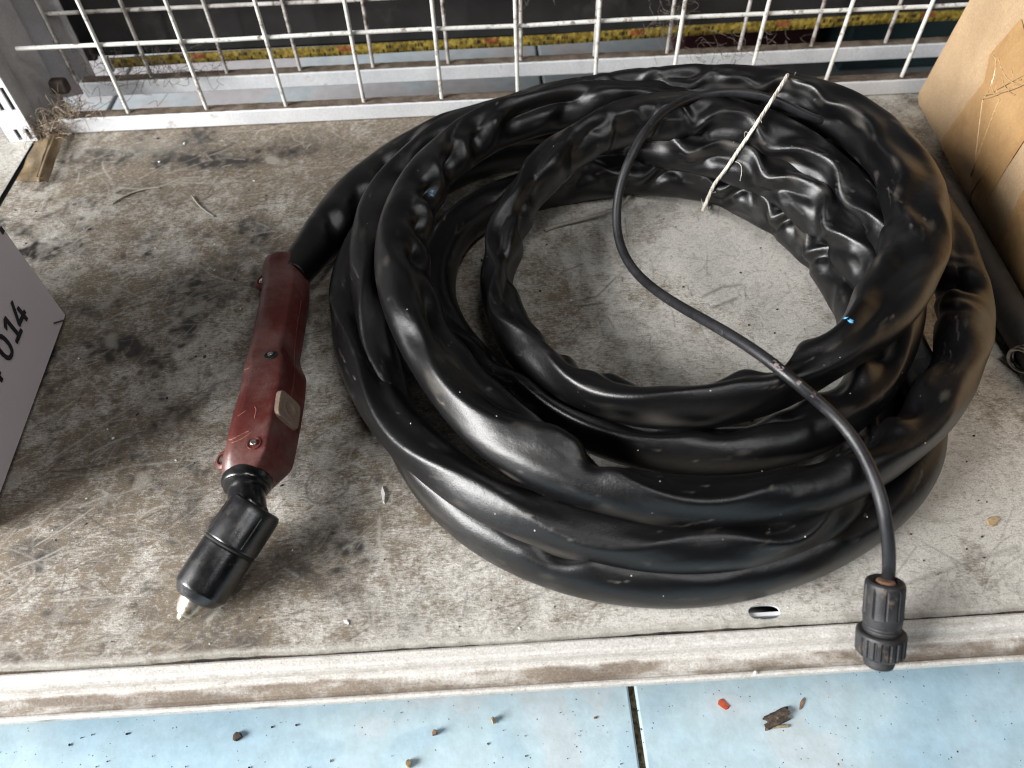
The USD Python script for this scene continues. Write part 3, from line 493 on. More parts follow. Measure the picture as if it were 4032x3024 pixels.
obj('tape_strip', strip([sidepx(2150, 118), sidepx(2215, 40), sidepx(2250, 150), sidepx(2133, 214)], .0011, 20, 12), 'packing_tape', cb, smooth=True, label='short wrinkled tape end stuck over the long strip')
# the wrinkled, glossy end of the tape: small raised creases
for (pts, w) in [([(2158, 120), (2165, 150), (2160, 180), (2172, 205)], 3.0), ([(2172, 128), (2185, 160), (2200, 176), (2230, 180)], 3.4), ([(2140, 205), (2175, 200), (2212, 190), (2235, 178)], 3.0), ([(2200, 145), (2206, 165), (2222, 172)], 2.4), ([(2160, 170), (2150, 200), (2138, 215)], 2.4), ([(2180, 165), (2190, 190), (2210, 205)], 2.0)]:
    P = []
    for a, b in pts:
        q_ = sidepx(a, b); P.append(on_side(q_[0] / LB, max(.002, q_[1]), .0013))
    obj('tape_crease', tube(spline(np.array(P), .0012)[0], w / 2 / 4000 * .95, 8), 'tape_shine', cb, smooth=True)

# ------------------------------------------------------------------ dark cable beside the box, with its wound spring end
cp = np.array([un(u, v, .008) for u, v in [(1985, 355), (2045, 432), (2090, 510), (2140, 600), (2190, 690), (2235, 760), (2300, 850)]])
gc = thing('grey_cable', 'dark grey cable lying on the shelf against the foot of the cardboard box', 'cable')
obj('jacket', tube(spline(cp, .003)[0], .0078, 16), 'grey_cable', gc, smooth=True)
e0, e1 = un(2203, 782, .0075), un(2257, 752, .0075); th = np.linspace(0, 2 * np.pi * 7, 7 * 26); ax = (e1 - e0) / np.linalg.norm(e1 - e0); s_v = np.cross(ax, [0, 0, 1]); s_v /= np.linalg.norm(s_v)
wp = np.array([e0 + ax * (.0024 * t / 2 / np.pi) + .0060 * (math.cos(t) * s_v + math.sin(t) * np.array([0, 0, 1.])) for t in th])
sp_ = thing('wire_spring', 'coiled grey metal spring at the right edge under the cardboard box', 'spring')
obj('coil', tube(wp, .0010, 8, ax), 'steel', sp_, smooth=True)

# ------------------------------------------------------------------ the hose: one long jacket wound in five turns (picture x, picture y, height, picture width, ridge, dents)
H = [  # torch lead, out along the back left, low
 (628, 598, .0165, 74, 0, 0), (664, 552, .0150, 82, 0, 0), (708, 500, .0135, 88, 0, .1), (765, 432, .0125, 92, 0, .2), (832, 372, .0125, 90, .1, .3), (905, 322, .0145, 80, .2, .6), (985, 283, .020, 72, .2, .8), (1085, 245, .030, 66, .3, .9), (1200, 218, .040, 66, .3, .8), (1330, 205, .047, 66, .4, .7), (1450, 192, .051, 66, .4, .8),
 # over the back right and down the right side, topmost
 (1560, 187, .053, 68, .6, .6), (1660, 195, .054, 72, .8, .4), (1760, 222, .054, 84, 1, .4), (1850, 265, .055, 98, 1, .4), (1925, 330, .056, 112, 1, .4), (1968, 410, .057, 128, .9, .3), (1976, 490, .057, 136, .6, .2), (1958, 570, .057, 142, .2, .5), (1915, 650, .056, 142, 0, .7), (1842, 728, .054, 118, 0, .3), (1760, 788, .051, 92, 0, .1), (1670, 828, .048, 88, 0, .5), (1580, 858, .046, 84, 0, .2), (1480, 875, .044, 84, .1, .4),
 # inner front and inner left
 (1390, 872, .042, 92, .1, .5), (1300, 852, .040, 92, .1, .5), (1215, 812, .036, 92, 0, .6), (1150, 765, .031, 82, 0, .6), (1105, 705, .027, 78, 0, .5), (1082, 640, .026, 76, 0, .2), (1080, 570, .028, 80, 0, .4), (1098, 495, .033, 86, 0, .6), (1128, 430, .038, 84, .1, .5), (1180, 368, .043, 80, .1, .4), (1255, 310, .047, 78, .3, .4), (1345, 268, .049, 82, .4, .6), (1440, 248, .050, 92, .6, .4), (1530, 255, .050, 96, .9, .3),
 # second band at the back right, dipping under the top turn
 (1630, 285, .047, 100, 1, .3), (1730, 332, .043, 98, 1, .3), (1815, 395, .039, 96, 1, .3), (1880, 470, .036, 92, .8, .3), (1925, 560, .034, 90, .3, .4), (1945, 650, .033, 88, 0, .5), (1932, 740, .0325, 90, 0, .6), (1884, 830, .033, 112, 0, .5), (1794, 902, .033, 124, 0, .5), (1680, 946, .0325, 120, 0, .6), (1555, 966, .032, 114, 0, .4), (1430, 966, .031, 108, 0, .7), (1315, 940, .0295, 104, 0, .5), (1210, 897, .027, 98, 0, .7), (1120, 842, .023, 92, 0, .4), (1040, 785, .018, 86, 0, .2), (975, 720, .0135, 84, 0, 0), (940, 640, .0118, 76, 0, 0), (950, 560, .0118, 72, 0, 0), (1000, 485, .012, 70, 0, .2), (1095, 432, .0122, 70, .3, .2), (1220, 395, .0125, 72, .5, .3), (1330, 380, .0128, 78, .9, .4), (1440, 380, .013, 84, 1, .3),
 # innermost low band at the back right
 (1550, 393, .013, 88, 1, .3), (1640, 428, .013, 90, 1, .3), (1720, 485, .0128, 92, 1, .4), (1785, 558, .0125, 92, .9, .4), (1840, 640, .0122, 88, .3, .3), (1872, 735, .012, 90, 0, .2), (1880, 830, .0118, 96, 0, .3), (1880, 915, .0125, 100, 0, .2), (1868, 990, .0145, 98, 0, 0), (1832, 1060, .0175, 96, 0, 0),
 # second lowest turn along the front and up the left
 (1770, 1130, .0205, 96, 0, 0), (1640, 1168, .0225, 98, 0, 0), (1500, 1182, .0235, 100, 0, 0), (1360, 1178, .024, 102, 0, 0), (1220, 1152, .0235, 104, 0, 0), (1090, 1105, .023, 106, 0, 0), (975, 1030, .0215, 106, 0, 0), (880, 940, .0195, 104, 0, 0), (808, 840, .017, 98, 0, .1), (765, 740, .0145, 92, 0, 0), (757, 650, .0128, 84, 0, 0), (778, 560, .012, 80, 0, 0), (825, 475, .0118, 0, 0, 0), (900, 405, .0118, 0, 0, 0), (1000, 352, .0122, 0, 0, 0), (1120, 315, .014, 0, 0, 0), (1240, 300, .018, 0, 0, 0), (1350, 305, .025, 0, .4, 0),
 # third band at the back right
 (1450, 318, .0325, 88, .9, .3), (1550, 335, .033, 92, 1, .3), (1640, 368, .032, 94, 1, .3), (1720, 415, .030, 94, 1, .4), (1790, 475, .028, 92, 1, .4), (1850, 552, .026, 90, .6, .4), (1895, 640, .0225, 86, .1, .3), (1935, 740, .018, 0, 0, .2), (1975, 850, .0135, 0, 0, 0), (1995, 935, .0115, 86, 0, 0), (1985, 1000, .0112, 86, 0, 0), (1930, 1080, .0112, 84, 0, 0),
 # lowest front turn
 (1840, 1150, .0112, 88, 0, 0), (1720, 1202, .0112, 92, 0, 0), (1580, 1240, .0112, 94, 0, 0), (1430, 1256, .0112, 96, 0, 0), (1280, 1240, .0112, 98, 0, 0), (1150, 1200, .0112, 98, 0, 0), (1030, 1135, .0112, 98, 0, 0), (950, 1060, .0112, 92, 0, 0), (893, 970, .0114, 88, 0, 0), (852, 870, .0125, 86, 0, 0), (822, 770, .018, 84, 0, 0), (806, 680, .0245, 84, 0, .1), (802, 590, .028, 92, 0, .2), (818, 490, .0275, 98, 0, .2), (855, 400, .0275, 90, 0, .4), (920, 335, .030, 70, 0, .3), (1020, 282, .033, 0, 0, 0), (1150, 262, .0345, 0, 0, 0), (1290, 250, .033, 0, 0, 0), (1420, 238, .0295, 0, .3, 0), (1560, 236, .0275, 0, .3, 0), (1690, 256, .027, 0, .3, 0), (1810, 304, .0265, 0, 0, 0), (1905, 366, .026, 0, 0, 0), (1985, 440, .0265, 0, 0, 0),
 # outer turn down the right, along the front, up the left: broad and smooth
 (2045, 520, .028, 94, .1, .2), (2070, 600, .030, 102, .2, .3), (2076, 665, .031, 108, .5, .4), (2074, 740, .032, 110, .1, .4), (2050, 825, .033, 110, 0, .2), (2005, 905, .034, 112, 0, .2), (1945, 965, .035, 106, .2, .5), (1865, 1002, .0355, 110, .2, .4), (1770, 1043, .036, 114, .1, .4), (1650, 1070, .036, 108, 0, .2), (1520, 1090, .0365, 98, 0, 0), (1400, 1084, .037, 96, 0, .1), (1318, 1070, .0375, 100, 0, 0), (1262, 1042, .038, 112, 0, 0), (1205, 1008, .0385, 132, 0, .0), (1140, 964, .0395, 142, 0, .2), (1070, 908, .041, 150, 0, .5), (1000, 845, .0425, 142, 0, .4), (942, 770, .044, 132, 0, .5), (902, 690, .045, 128, 0, .6), (880, 605, .046, 128, 0, .5), (872, 530, .0465, 126, 0, .8), (884, 462, .047, 120, 0, .9), (920, 394, .048, 108, 0, 1), (980, 330, .049, 96, 0, 1), (1060, 280, .050, 84, 0, 1), (1160, 244, .051, 78, .1, .9), (1270, 225, .051, 74, .2, .9), (1380, 222, .050, 72, .3, .7), (1480, 226, .046, 0, .3, 0), (1580, 240, .041, 0, .3, 0), (1690, 275, .036, 0, .3, 0), (1780, 330, .034, 0, 0, 0)]
H = np.array(H, float)
ctrl = np.array([un(*h[:3]) for h in H])
HP, HS, HD = spline(ctrl, .0014, .0008)
wpx = np.where(H[:, 3] > 0, H[:, 3], np.nan); sc_ = ppm(ctrl); half = np.where(np.isnan(wpx), .0114, wpx / sc_ / 2)
half = np.clip(half, .0088, .0165)
def along(y): return PchipInterpolator(HD, y)(HS)
av = gaussian_filter1d(along(half), 3); bv = np.clip(.0121 ** 2 / av, .0098, .0122); bv *= .74 + .26 * np.clip(HS / .035, 0, 1) ** 2; RD, DT = along(H[:, 4]), along(H[:, 5])
nS, nT = len(HP), 76
th = np.linspace(0, 2 * np.pi, nT, endpoint=False)[None]; S = HS[:, None]
t_, n_v, b_v = frames(HP)
ex_ = 2.25
cx = np.sign(np.cos(th)) * np.abs(np.cos(th)) ** (2 / ex_); cy = np.sign(np.sin(th)) * np.abs(np.sin(th)) ** (2 / ex_)
_n1 = noise1
def noise1(n, sig, seed): return _n1(n, sig * 1.36, seed)
def wrap(a): return (a + np.pi) % (2 * np.pi) - np.pi
# disp in metres outward along the radius
disp = np.zeros((nS, nT))
# slack: slow flats
disp += .0006 * gaussian_filter(np.random.default_rng(2).standard_normal((nS, nT)), (19, 9), mode=('nearest', 'wrap')) / .02 * .35
# a wandering fold ridge between the top and the inner side, hollows under it: the pleats of a jacket too wide for its bend
per = .044 + .012 * noise1(nS, 22, 61); ph = np.cumsum(2 * np.pi / np.clip(per, .028, .07) * np.gradient(HS)); amp = np.clip(.46 + .18 * noise1(nS, 22, 62), .15, .7)
saw = np.sin(ph + .35 * np.sin(ph + .4)) + .30 * np.sin(2.1 * ph + 2.2 * noise1(nS, 60, 66))
tc = (.86 + amp * saw + .16 * noise1(nS, 40, 63))[:, None]
d_ = wrap(th - tc)
cr = np.where(d_ > 0, np.exp(-(d_ / .36) ** 2), np.exp(-(d_ / .15) ** 2))
hol = np.exp(-((d_ + .72) / .40) ** 2) * (1 + .35 * np.sin(ph + 1.9)[:, None])
disp += RD[:, None] * (.0023 * cr - .0029 * hol - .0014 * np.exp(-((d_ - .75) / .40) ** 2))
tc2 = (-.42 + .34 * np.sin(ph + 2.6) + .14 * noise1(nS, 16, 64))[:, None]; d2 = wrap(th - tc2)
disp += RD[:, None] * np.clip(.10 + .6 * noise1(nS, 30, 65), 0, .8)[:, None] * (.0014 * np.exp(-(d2 / .24) ** 2) - .0010 * np.exp(-((d2 + .6) / .4) ** 2))
# slack facets: a soft fold line wandering along the crown, flattened on either side
ph2 = np.cumsum(2 * np.pi / np.clip(.095 + .03 * noise1(nS, 40, 81), .05, .16) * np.gradient(HS))
tf = (1.95 + .42 * np.sin(ph2) + .22 * noise1(nS, 26, 82))[:, None]; df = wrap(th - tf); wf = ((1 - .8 * RD) * np.clip(.75 + .45 * noise1(nS, 30, 83), .15, 1.3))[:, None]
disp += wf * (.0011 * np.exp(-(df / .20) ** 2) - .0019 * np.exp(-((df + .75) / .42) ** 2) - .0009 * np.exp(-((df - .70) / .40) ** 2))
# pinched dents of the bend, mostly on the inner side
r8 = np.random.default_rng(19); s_ = .02
while s_ < HS[-1]:
    k_ = np.searchsorted(HS, s_); a_ = .45 * DT[k_] * (1 - .8 * RD[k_])
    if a_ > .08:
        tcn = r8.normal(.45, .35); ls = r8.uniform(.0065, .011); sk = r8.normal(0, .35)
        dt = wrap(th - tcn); ds = (S - s_) - sk * .012 * dt
        disp -= a_ * r8.uniform(.0036, .0072) * np.exp(-(ds / ls) ** 2 - (dt / r8.uniform(.5, .85)) ** 2)
        disp += a_ * .0008 * np.exp(-((np.abs(ds) - ls * 1.5) / (ls * .55)) ** 2 - (dt / .7) ** 2)
    s_ += r8.uniform(.016, .029)
# the dents and pinches that the photograph shows
def k_at(u, v, z): return int(np.argmin(np.hypot(*(PJ - [u, v]).T) + 3e3 * np.abs(HP[:, 2] - z)))
PJ = proj(HP)[0]
for (u, v, z, tcn, dep, ls, wt) in [
    (1225, 236, .051, .5, .0055, .0080, .75), (1105, 262, .0503, .55, .0065, .0075, .8), (1020, 304, .0495, .55, .0070, .0075, .8), (950, 360, .0483, .55, .0075, .0080, .8), (900, 432, .0473, .5, .0075, .0085, .8), (876, 505, .0466, .45, .0070, .0090, .8), (876, 580, .0462, .6, .0045, .012, .8),
    (905, 700, .045, .75, .0060, .013, .6), (960, 800, .0435, .85, .0055, .016, .55), (1050, 890, .0415, .9, .0045, .015, .5), (930, 752, .0442, 2.2, .0022, .010, .5),
    (1255, 832, .038, .25, .0085, .0065, .8), (1175, 780, .033, .3, .0045, .0080, .7), (1440, 876, .043, .35, .0055, .012, .7), (1340, 862, .041, .9, .0030, .011, .6), (1545, 865, .0455, .9, .0035, .010, .6), (1700, 815, .049, .15, .0085, .0085, .7), (1660, 832, .048, 1.5, .0020, .010, .6),
    (1098, 490, .033, .15, .0065, .0065, .8), (1086, 600, .027, .2, .0035, .010, .7), (1140, 420, .039, .3, .0050, .010, .8), (1240, 320, .0465, .4, .0045, .010, .8),
    (1840, 730, .054, .3, .0055, .013, .6), (1918, 640, .056, .9, .0035, .012, .7), (1958, 560, .0572, .6, .0045, .008, .8), (1880, 690, .055, 2.0, .0020, .015, .6),
    (1085, 815, .021, 1.1, .0050, .010, .7), (1260, 920, .0285, 1.0, .0055, .013, .6), (1380, 958, .0305, 1.5, .0030, .012, .5), (1580, 958, .0322, .95, .0060, .011, .6), (1700, 930, .0326, 1.3, .0035, .012, .6), (1820, 872, .033, .8, .0055, .010, .7), (1905, 790, .0327, .9, .0055, .010, .7),
    (2074, 640, .0308, .7, .0080, .0050, 1.0), (2062, 790, .0327, .4, .0050, .010, .8), (1985, 930, .0345, .6, .0065, .008, .8), (1900, 995, .0352, .5, .0060, .009, .8), (1800, 1045, .0358, .7, .0040, .012, .7),
    (1288, 1050, .0378, .75, .0075, .0055, .65), (1190, 985, .0388, 1.2, -.0022, .010, .5), (700, 508, .0135, .9, .0035, .006, .8), (748, 452, .0126, .6, .0040, .008, .8), (820, 382, .0125, .9, .0040, .008, .8), (890, 332, .0140, .6, .0040, .008, .8), (1215, 1228, .0112, 1.3, .0045, .006, .7), (850, 420, .0275, .3, .0050, .008, .8), (812, 520, .0278, .4, .0035, .012, .8), (802, 620, .027, .4, .0045, .012, .8), (1085, 245, .030, .9, .0045, .006, .9), (1010, 275, .022, 1.2, .0030, .010, .8)]:
    k_ = k_at(u, v, z); dt = wrap(th - tcn); ds = (S - HS[k_]) - .004 * dt
    disp -= dep * np.exp(-(ds / ls) ** 2 - (dt / wt) ** 2)
    disp += dep * .16 * np.exp(-((np.abs(ds) - ls * 1.7) / (ls * .7)) ** 2 - (dt / wt) ** 2)
# broad slack hollows on the upper side
s_ = .05
while s_ < HS[-1]:
    k_ = np.searchsorted(HS, s_); a_ = min(1, .25 + DT[k_]) * (1 - .7 * RD[k_]) * (1.0 if HP[k_, 2] > .0245 else .45)
    ls = r8.uniform(.012, .024); tcn = r8.uniform(.7, 2.0); dt = wrap(th - tcn); ds = (S - s_) - r8.normal(0, .010) * dt
    disp -= a_ * r8.uniform(.0014, .0040) * np.exp(-(ds / ls) ** 2 - (dt / r8.uniform(.45, .7)) ** 2)
    s_ += r8.uniform(.022, .050)
disp = gaussian_filter(disp, (1.0, .7), mode=('nearest', 'wrap'))
HV = HP[:, None] + (av[:, None] * cx)[..., None] * n_v[:, None] + (bv[:, None] * cy)[..., None] * b_v[:, None]
rad = cx[..., None] * n_v[:, None] + cy[..., None] * b_v[:, None]
HV = HV + disp[..., None] * rad
HV[..., 2] = np.maximum(HV[..., 2], .0004 + .02 * 0)
# dust: patches, pale rubbed lines along outer flanks and ridge tops
dn = noise2((nS, nT), (12, 4), 71); dn2 = noise2((nS, nT), (2.4, 1.4), 72)
outer = np.exp(-(wrap(th - np.pi) / .35) ** 2)
dust = .03 * np.clip(dn - .9, 0, 1.5) + .12 * np.clip(dn2 - 1.7, 0, 1) + .20 * outer * np.clip(dn + .25 * dn2 - .3, 0, 1) + .20 * RD[:, None] * np.exp(-((d_ + .55) / .35) ** 2) * np.clip(dn + .5 * dn2 - .6, 0, 1)
dust += .16 * np.exp(-(d_ / .12) ** 2) * RD[:, None] * np.clip(dn2 - .4, 0, 1)
r12 = np.random.default_rng(12)
for i in range(420):           # scuffs and scratches
    s0_, a0 = r12.integers(30, nS - 30), r12.uniform(.2, 3.1); L1, di = r12.exponential(4) + 1, r12.normal(0, .5); val = r12.uniform(.03, .15) * (r12.random() < .75 or 1.4)
    for j in range(int(L1) + 1):
        ii = int(s0_ + j * math.cos(di)); jj = int((a0 + .05 * j * math.sin(di) + .01 * j) / (2 * np.pi) * nT) % nT
        dust[min(ii, nS - 1), jj] += val * (1 - .5 * j / (L1 + 1))
st_ = np.stack([np.clip(dust, 0, .8)] * 3, -1)
hose_mesh = loft(HV); nv_ = len(hose_mesh.vertices)
hv, hf, hn = meshkit.arrays(hose_mesh, True)
hose = thing('torch_hose', 'long black wrinkled vinyl hose wound in a five-turn coil on the shelf', 'hose')
quads('jacket', hv, hf, 'hose_vinyl', hose, {'stain': np.vstack([st_.reshape(-1, 3), np.zeros((2, 3))])}, hn)
_hp, _hz = proj(hv)
def on_hose(u, v, r=5.0):
    """topmost hose point seen at picture (u, v): position and normal"""
    d = np.hypot(_hp[:, 0] - u, _hp[:, 1] - v); k_ = np.where(d < r)[0]
    if not len(k_): return None
    k_ = k_[_hz[k_] < _hz[k_].min() + .004]; k_ = k_[np.argmin(d[k_])]; return hv[k_], hn[k_]
def fleck(u, v, size, m, parent, name, seed):
    q_ = on_hose(u, v)
    if q_ is None: return
    p_, n = q_; r_ = np.random.default_rng(seed); a = np.cross(n, [0.3, 1, 0]); a /= np.linalg.norm(a); b = np.cross(n, a)
    t = np.linspace(0, 2 * np.pi, 10, endpoint=False); rr = size * r_.uniform(.6, 1.25, 10)
    rim = np.array([p_ + n * .0002 + a * math.cos(x) * q + b * math.sin(x) * q * .8 for x, q in zip(t, rr)]); top = p_ + n * .00055
    vtx = np.vstack([rim, top]); f = np.array([[i, (i + 1) % 10, 10] for i in range(10)])
    obj(name, (vtx, f), m, parent, smooth=True)
for i, (u, v, s) in enumerate([(932, 412, .0010), (933, 421, .0009), (1828, 688, .0010), (1838, 694, .0012)]): fleck(u, v, s, 'blue_paint', hose, 'paint_fleck', 90 + i)
r6 = np.random.default_rng(66); fk = []
for i in range(40):
    u, v = r6.uniform(740, 2100), r6.uniform(180, 1300); q_ = on_hose(u, v, 4)
    if q_ is None or q_[1][2] < .2: continue
    b_ = trimesh.creation.icosphere(0, r6.uniform(.00014, .0003)); b_.apply_scale([1, r6.uniform(.6, 1.6), .6]); b_.apply_translation(q_[0] + q_[1] * .0001); fk.append(b_)
obj('grit_specks', cat_(fk), 'white_bit', hose, kind='stuff')

# ------------------------------------------------------------------ the cutting torch on the end of the hose
torch = thing('cutting_torch', 'dark red cutting torch handle with an angled black head lying left of the coil', 'cutting torch')
stations = [  # picture left x, right x, y, height of axis, top->crest position (0..1), squareness
 (580, 660, 570, .0160, .5, 0), (572, 666, 576, .0160, .5, 0), (569, 667, 592, .0160, .5, .35), (566, 667, 640, .0162, .52, .45), (554, 659, 700, .0168, .54, .5), (545, 651, 748, .0172, .55, .6), (541, 648, 764, .0174, .55, .9), (537, 648, 780, .0176, .55, 1), (528, 660, 812, .0180, .54, 1), (518, 655, 870, .0185, .55, 1), (500, 644, 935, .0190, .54, 1), (489, 634, 985, .0192, .54, 1), (485, 630, 1000, .0190, .53, .9), (482, 612, 1022, .0185, .52, .6), (484, 596, 1038, .0180, .5, .4)]
ST = np.array(stations)
cl = np.array([un((a[0] + a[1]) / 2, a[2], a[3]) for a in ST]); hw = (ST[:, 1] - ST[:, 0]) / 2 / ppm(cl)
ax_t = (cl[-1] - cl[0]) / np.linalg.norm(cl[-1] - cl[0])
view = (CAMP - cl.mean(0)); view -= ax_t * (view @ ax_t); view /= np.linalg.norm(view)     # across the handle
side = np.cross(view, ax_t); side = side if side[0] > 0 else -side
nt = 72; tt = np.linspace(0, 2 * np.pi, nt, endpoint=False)
# square-ish section with the crest a little right of the middle: corners in (side, up)
cor = np.array([[-1, -.55], [-.98, .35], [-.82, .58], [.10, .92], [.18, .90], [1.0, .0], [1.0, -.12], [.80, -.62], [-.8, -.65]])
def radial(tt, P):
    P = np.vstack([P, P[:1]]); out = np.zeros_like(tt)
    for i, a in enumerate(tt):
        d = np.array([math.cos(a), math.sin(a)]); best = 0
        for p0, p1 in zip(P[:-1], P[1:]):
            e = p1 - p0; den = d[0] * e[1] - d[1] * e[0]
            if abs(den) < 1e-9: continue
            s = (p0[0] * e[1] - p0[1] * e[0]) / den; q = (p0[0] * d[1] - p0[1] * d[0]) / den
            if s > 0 and -1e-6 <= q <= 1 + 1e-6: best = max(best, s)
        out[i] = best
    return out
sq = gaussian_filter1d(radial(tt, cor), .35, mode='wrap')
rd = np.array([1 / math.hypot(math.cos(a), math.sin(a) / .86) for a in tt])
pos = np.r_[0, np.cumsum(np.linalg.norm(np.diff(cl, axis=0), axis=1))]; sd = np.linspace(0, pos[-1], 150); sd = np.unique(np.r_[sd, pos])
ip = lambda y: PchipInterpolator(pos, y)(sd)
ce = np.stack([ip(cl[:, i]) for i in range(3)], 1); hwi = ip(hw); sqi = ip(ST[:, 5])
rr = (1 - sqi)[:, None] * rd + sqi[:, None] * sq
# the front end is cut with two bevels
TV = ce[:, None] + (hwi[:, None] * rr * np.cos(tt))[..., None] * side + (hwi[:, None] * rr * np.sin(tt))[..., None] * view
TV[..., 2] = np.maximum(TV[..., 2], .0006)
hand_m = loft(TV)
handle = obj('handle', hand_m, 'red_plastic', torch, smooth=24)
_tv, _tf, _tn = meshkit.arrays(hand_m, True); _tp, _tz = proj(_tv)
def on_handle(u, v):
    d = np.hypot(_tp[:, 0] - u, _tp[:, 1] - v); k_ = np.where(d < 9)[0]; k_ = k_[_tz[k_] < _tz[k_].min() + .004]; k_ = k_[np.argmin(d[k_])]; return _tv[k_], _tn[k_]
# moulding seam along the dark right side
seam = [on_handle(u, v) for u, v in [(650, 650), (643, 700), (636, 750), (637, 790), (633, 830), (628, 860)]] 
obj('moulding_seam', tube(spline(np.array([p_ + n * .0001 for p_, n in seam]), .002, .0003)[0], .00045, 8), 'red_plastic', handle, smooth=True)
seam2 = [on_handle(u, v) for u, v in [(612, 932), (606, 955), (601, 978)]]
obj('moulding_seam', tube(spline(np.array([p_ + n * .0001 for p_, n in seam2]), .002)[0], .00045, 8), 'red_plastic', handle, smooth=True)
# trigger: a rounded square button with a shallow dimple
P4 = [on_handle(u, v)[0] for u, v in [(597, 850), (647, 872), (640, 927), (588, 898)]]
tcn = np.mean(P4, 0); e1 = ax_t; nrm = np.mean([on_handle(u, v)[1] for u, v in [(612, 880), (625, 890), (615, 900)]], 0); nrm -= e1 * (nrm @ e1); nrm /= np.linalg.norm(nrm); e2 = np.cross(nrm, e1)
tg = []; ng = 33
for i in range(ng):
    for j in range(ng):
        a, b = -1 + 2 * i / (ng - 1), -1 + 2 * j / (ng - 1); 
        q_ = (abs(a) ** 6 + abs(b) ** 6) ** (1 / 6) if (a or b) else 0; L1 = max(abs(a), abs(b)) if (a or b) else 1
        ka = L1 / q_ if q_ > 0 else 1; a2, b2 = a * ka, b * ka
        h = .0015 * (1 - max(0, (L1 - .84) / .16) ** 3) - .0005 * math.exp(-((a2 ** 2 + b2 ** 2) / .13) ** 2) + .0002 * math.exp(-(((a2 ** 2 + b2 ** 2) ** .5 - .45) / .08) ** 2)
        if L1 > .999: h = -.001
        tg.append(tcn + e1 * a2 * .0070 + e2 * b2 * .0074 + nrm * (h + .0004))
gi = np.arange(ng * ng).reshape(ng, ng); trg = trimesh.Trimesh(np.array(tg), np.vstack([np.stack([gi[:-1, :-1], gi[1:, :-1], gi[1:, 1:]], -1).reshape(-1, 3), np.stack([gi[:-1, :-1], gi[1:, 1:], gi[:-1, 1:]], -1).reshape(-1, 3)]), process=False)
if (trg.face_normals[len(trg.faces) // 4] @ nrm) < 0: trg.invert()
obj('trigger', trg, 'beige_button', torch, smooth=40)
# screws: two in the top face, two in the ears of the left edge
for u, v in [(587, 767), (546, 956)]:
    p_, n = on_handle(u, v)
    obj('screw_recess', lathe([(.0, .0001), (.0, .0021), (.0004, .0023), (.0005, .0027), (.0001, .0029)], p_ - n * .0001, n, 24), 'slot_dark' if v < 800 else 'red_plastic', torch, smooth=30)
    sc2 = obj('screw', lathe([(.0003, .0001), (.0003, .0013), (.0009, .0013), (.0011, .0010), (.0011, .0001)], p_ + n * .0001, n, 16), 'steel', torch, smooth=30)
for u, v, z, s in [(563, 608, .0135, 1.75), (477, 994, .016, 1.5)]:
    c = un(u, v, z); a = np.array([-.45, -.1, .88]); a /= np.linalg.norm(a)
    obj('screw_ear', lathe([(-.006, .0001), (-.006, .0028 * s), (.0006, .0028 * s), (.0012, .0022 * s), (.0012, .0016 * s), (.0002, .0015 * s), (.0002, .0001)], c + np.array([.0012, 0, 0]), a, 24), 'red_plastic', torch, smooth=40)
    obj('screw', lathe([(.0, .0001), (.0, .0011 * s), (.0007, .0010 * s), (.0008, .0001)], c + np.array([.0012, 0, 0]) + a * .0003, a, 16), 'steel', torch, smooth=30)
# head
h0, h1 = un(537, 1024, .0185), un(533, 1046, .0186); ax1 = (h1 - h0) / np.linalg.norm(h1 - h0); s1 = ppm(h1)
obj('collar', lathe([(0, .004), (0, .0080), (.0005, .0088), (.0012, .0093), (.0030, .0097), (.0052, .0097), (.0060, .0092), (.0062, .0086), (.0075, .0084), (.0078, .0070)], h0, ax1, 48), 'black_plastic', torch, smooth=35)
E_ = un(549, 1104, .0195); cupe = un(421, 1294, .0098); ax2 = (cupe - E_) / np.linalg.norm(cupe - E_); Lh = np.linalg.norm(cupe - E_)
# neck: tube bending from the collar axis into the head axis, with a flat top
n0 = un(536, 1050, .0186); n1 = un(533, 1078, .0190); n2_ = un(536, 1104, .0192)
obj('neck', tube(spline(np.array([n0, n1, n2_, E_ + ax2 * .008]), .0008)[0], .0070, 32), 'black_plastic', torch, smooth=30)
def fin(d, th): return .0011 * np.exp(-((wrap(th - 2.35)) / .10) ** 2) * 0
def tw(d0, pts): return [(d0 + a, b) for a, b in pts]
bl = Lh * .40
obj('head_body', lathe([(-.0024, .0001), (-.0024, .0086), (-.0020, .0096), (-.0008, .0102), (.0012, .0104), (bl * .55, .0104), (bl - .0006, .0105), (bl, .0102), (bl, .0060)], E_, ax2, 48), 'black_plastic', torch, smooth=40)
hs_ = np.cross(ax2, [0, 0, 1.]); hs_ /= np.linalg.norm(hs_); hu_ = np.cross(hs_, ax2)
for a_s in (.55, 2.5):
    obj('moulding_seam', tube(np.array([E_ + ax2 * d + (math.cos(a_s) * hs_ + math.sin(a_s) * (hu_ if hu_[2] > 0 else -hu_)) * .01045 for d in np.linspace(.001, bl - .001, 12)]), .00028, 8), 'black_plastic', torch, smooth=True)
obj('seal_ring', lathe([(bl - .0002, .004), (bl - .0002, .0100), (bl + .0006, .0104), (bl + .0014, .0100), (bl + .0014, .004)], E_, ax2, 48), 'slot_dark', torch, smooth=True)
obj('shield_cup', lathe([(bl + .0012, .0060), (bl + .0012, .0100), (bl + .0018, .0103), (bl + .010, .0103), (Lh * .88, .0101), (Lh * .91, .0099), (Lh * .985, .0080), (Lh, .0074), (Lh + .0004, .0066), (Lh + .0005, .0035)], E_, ax2, 48), 'black_plastic', torch, smooth=24)
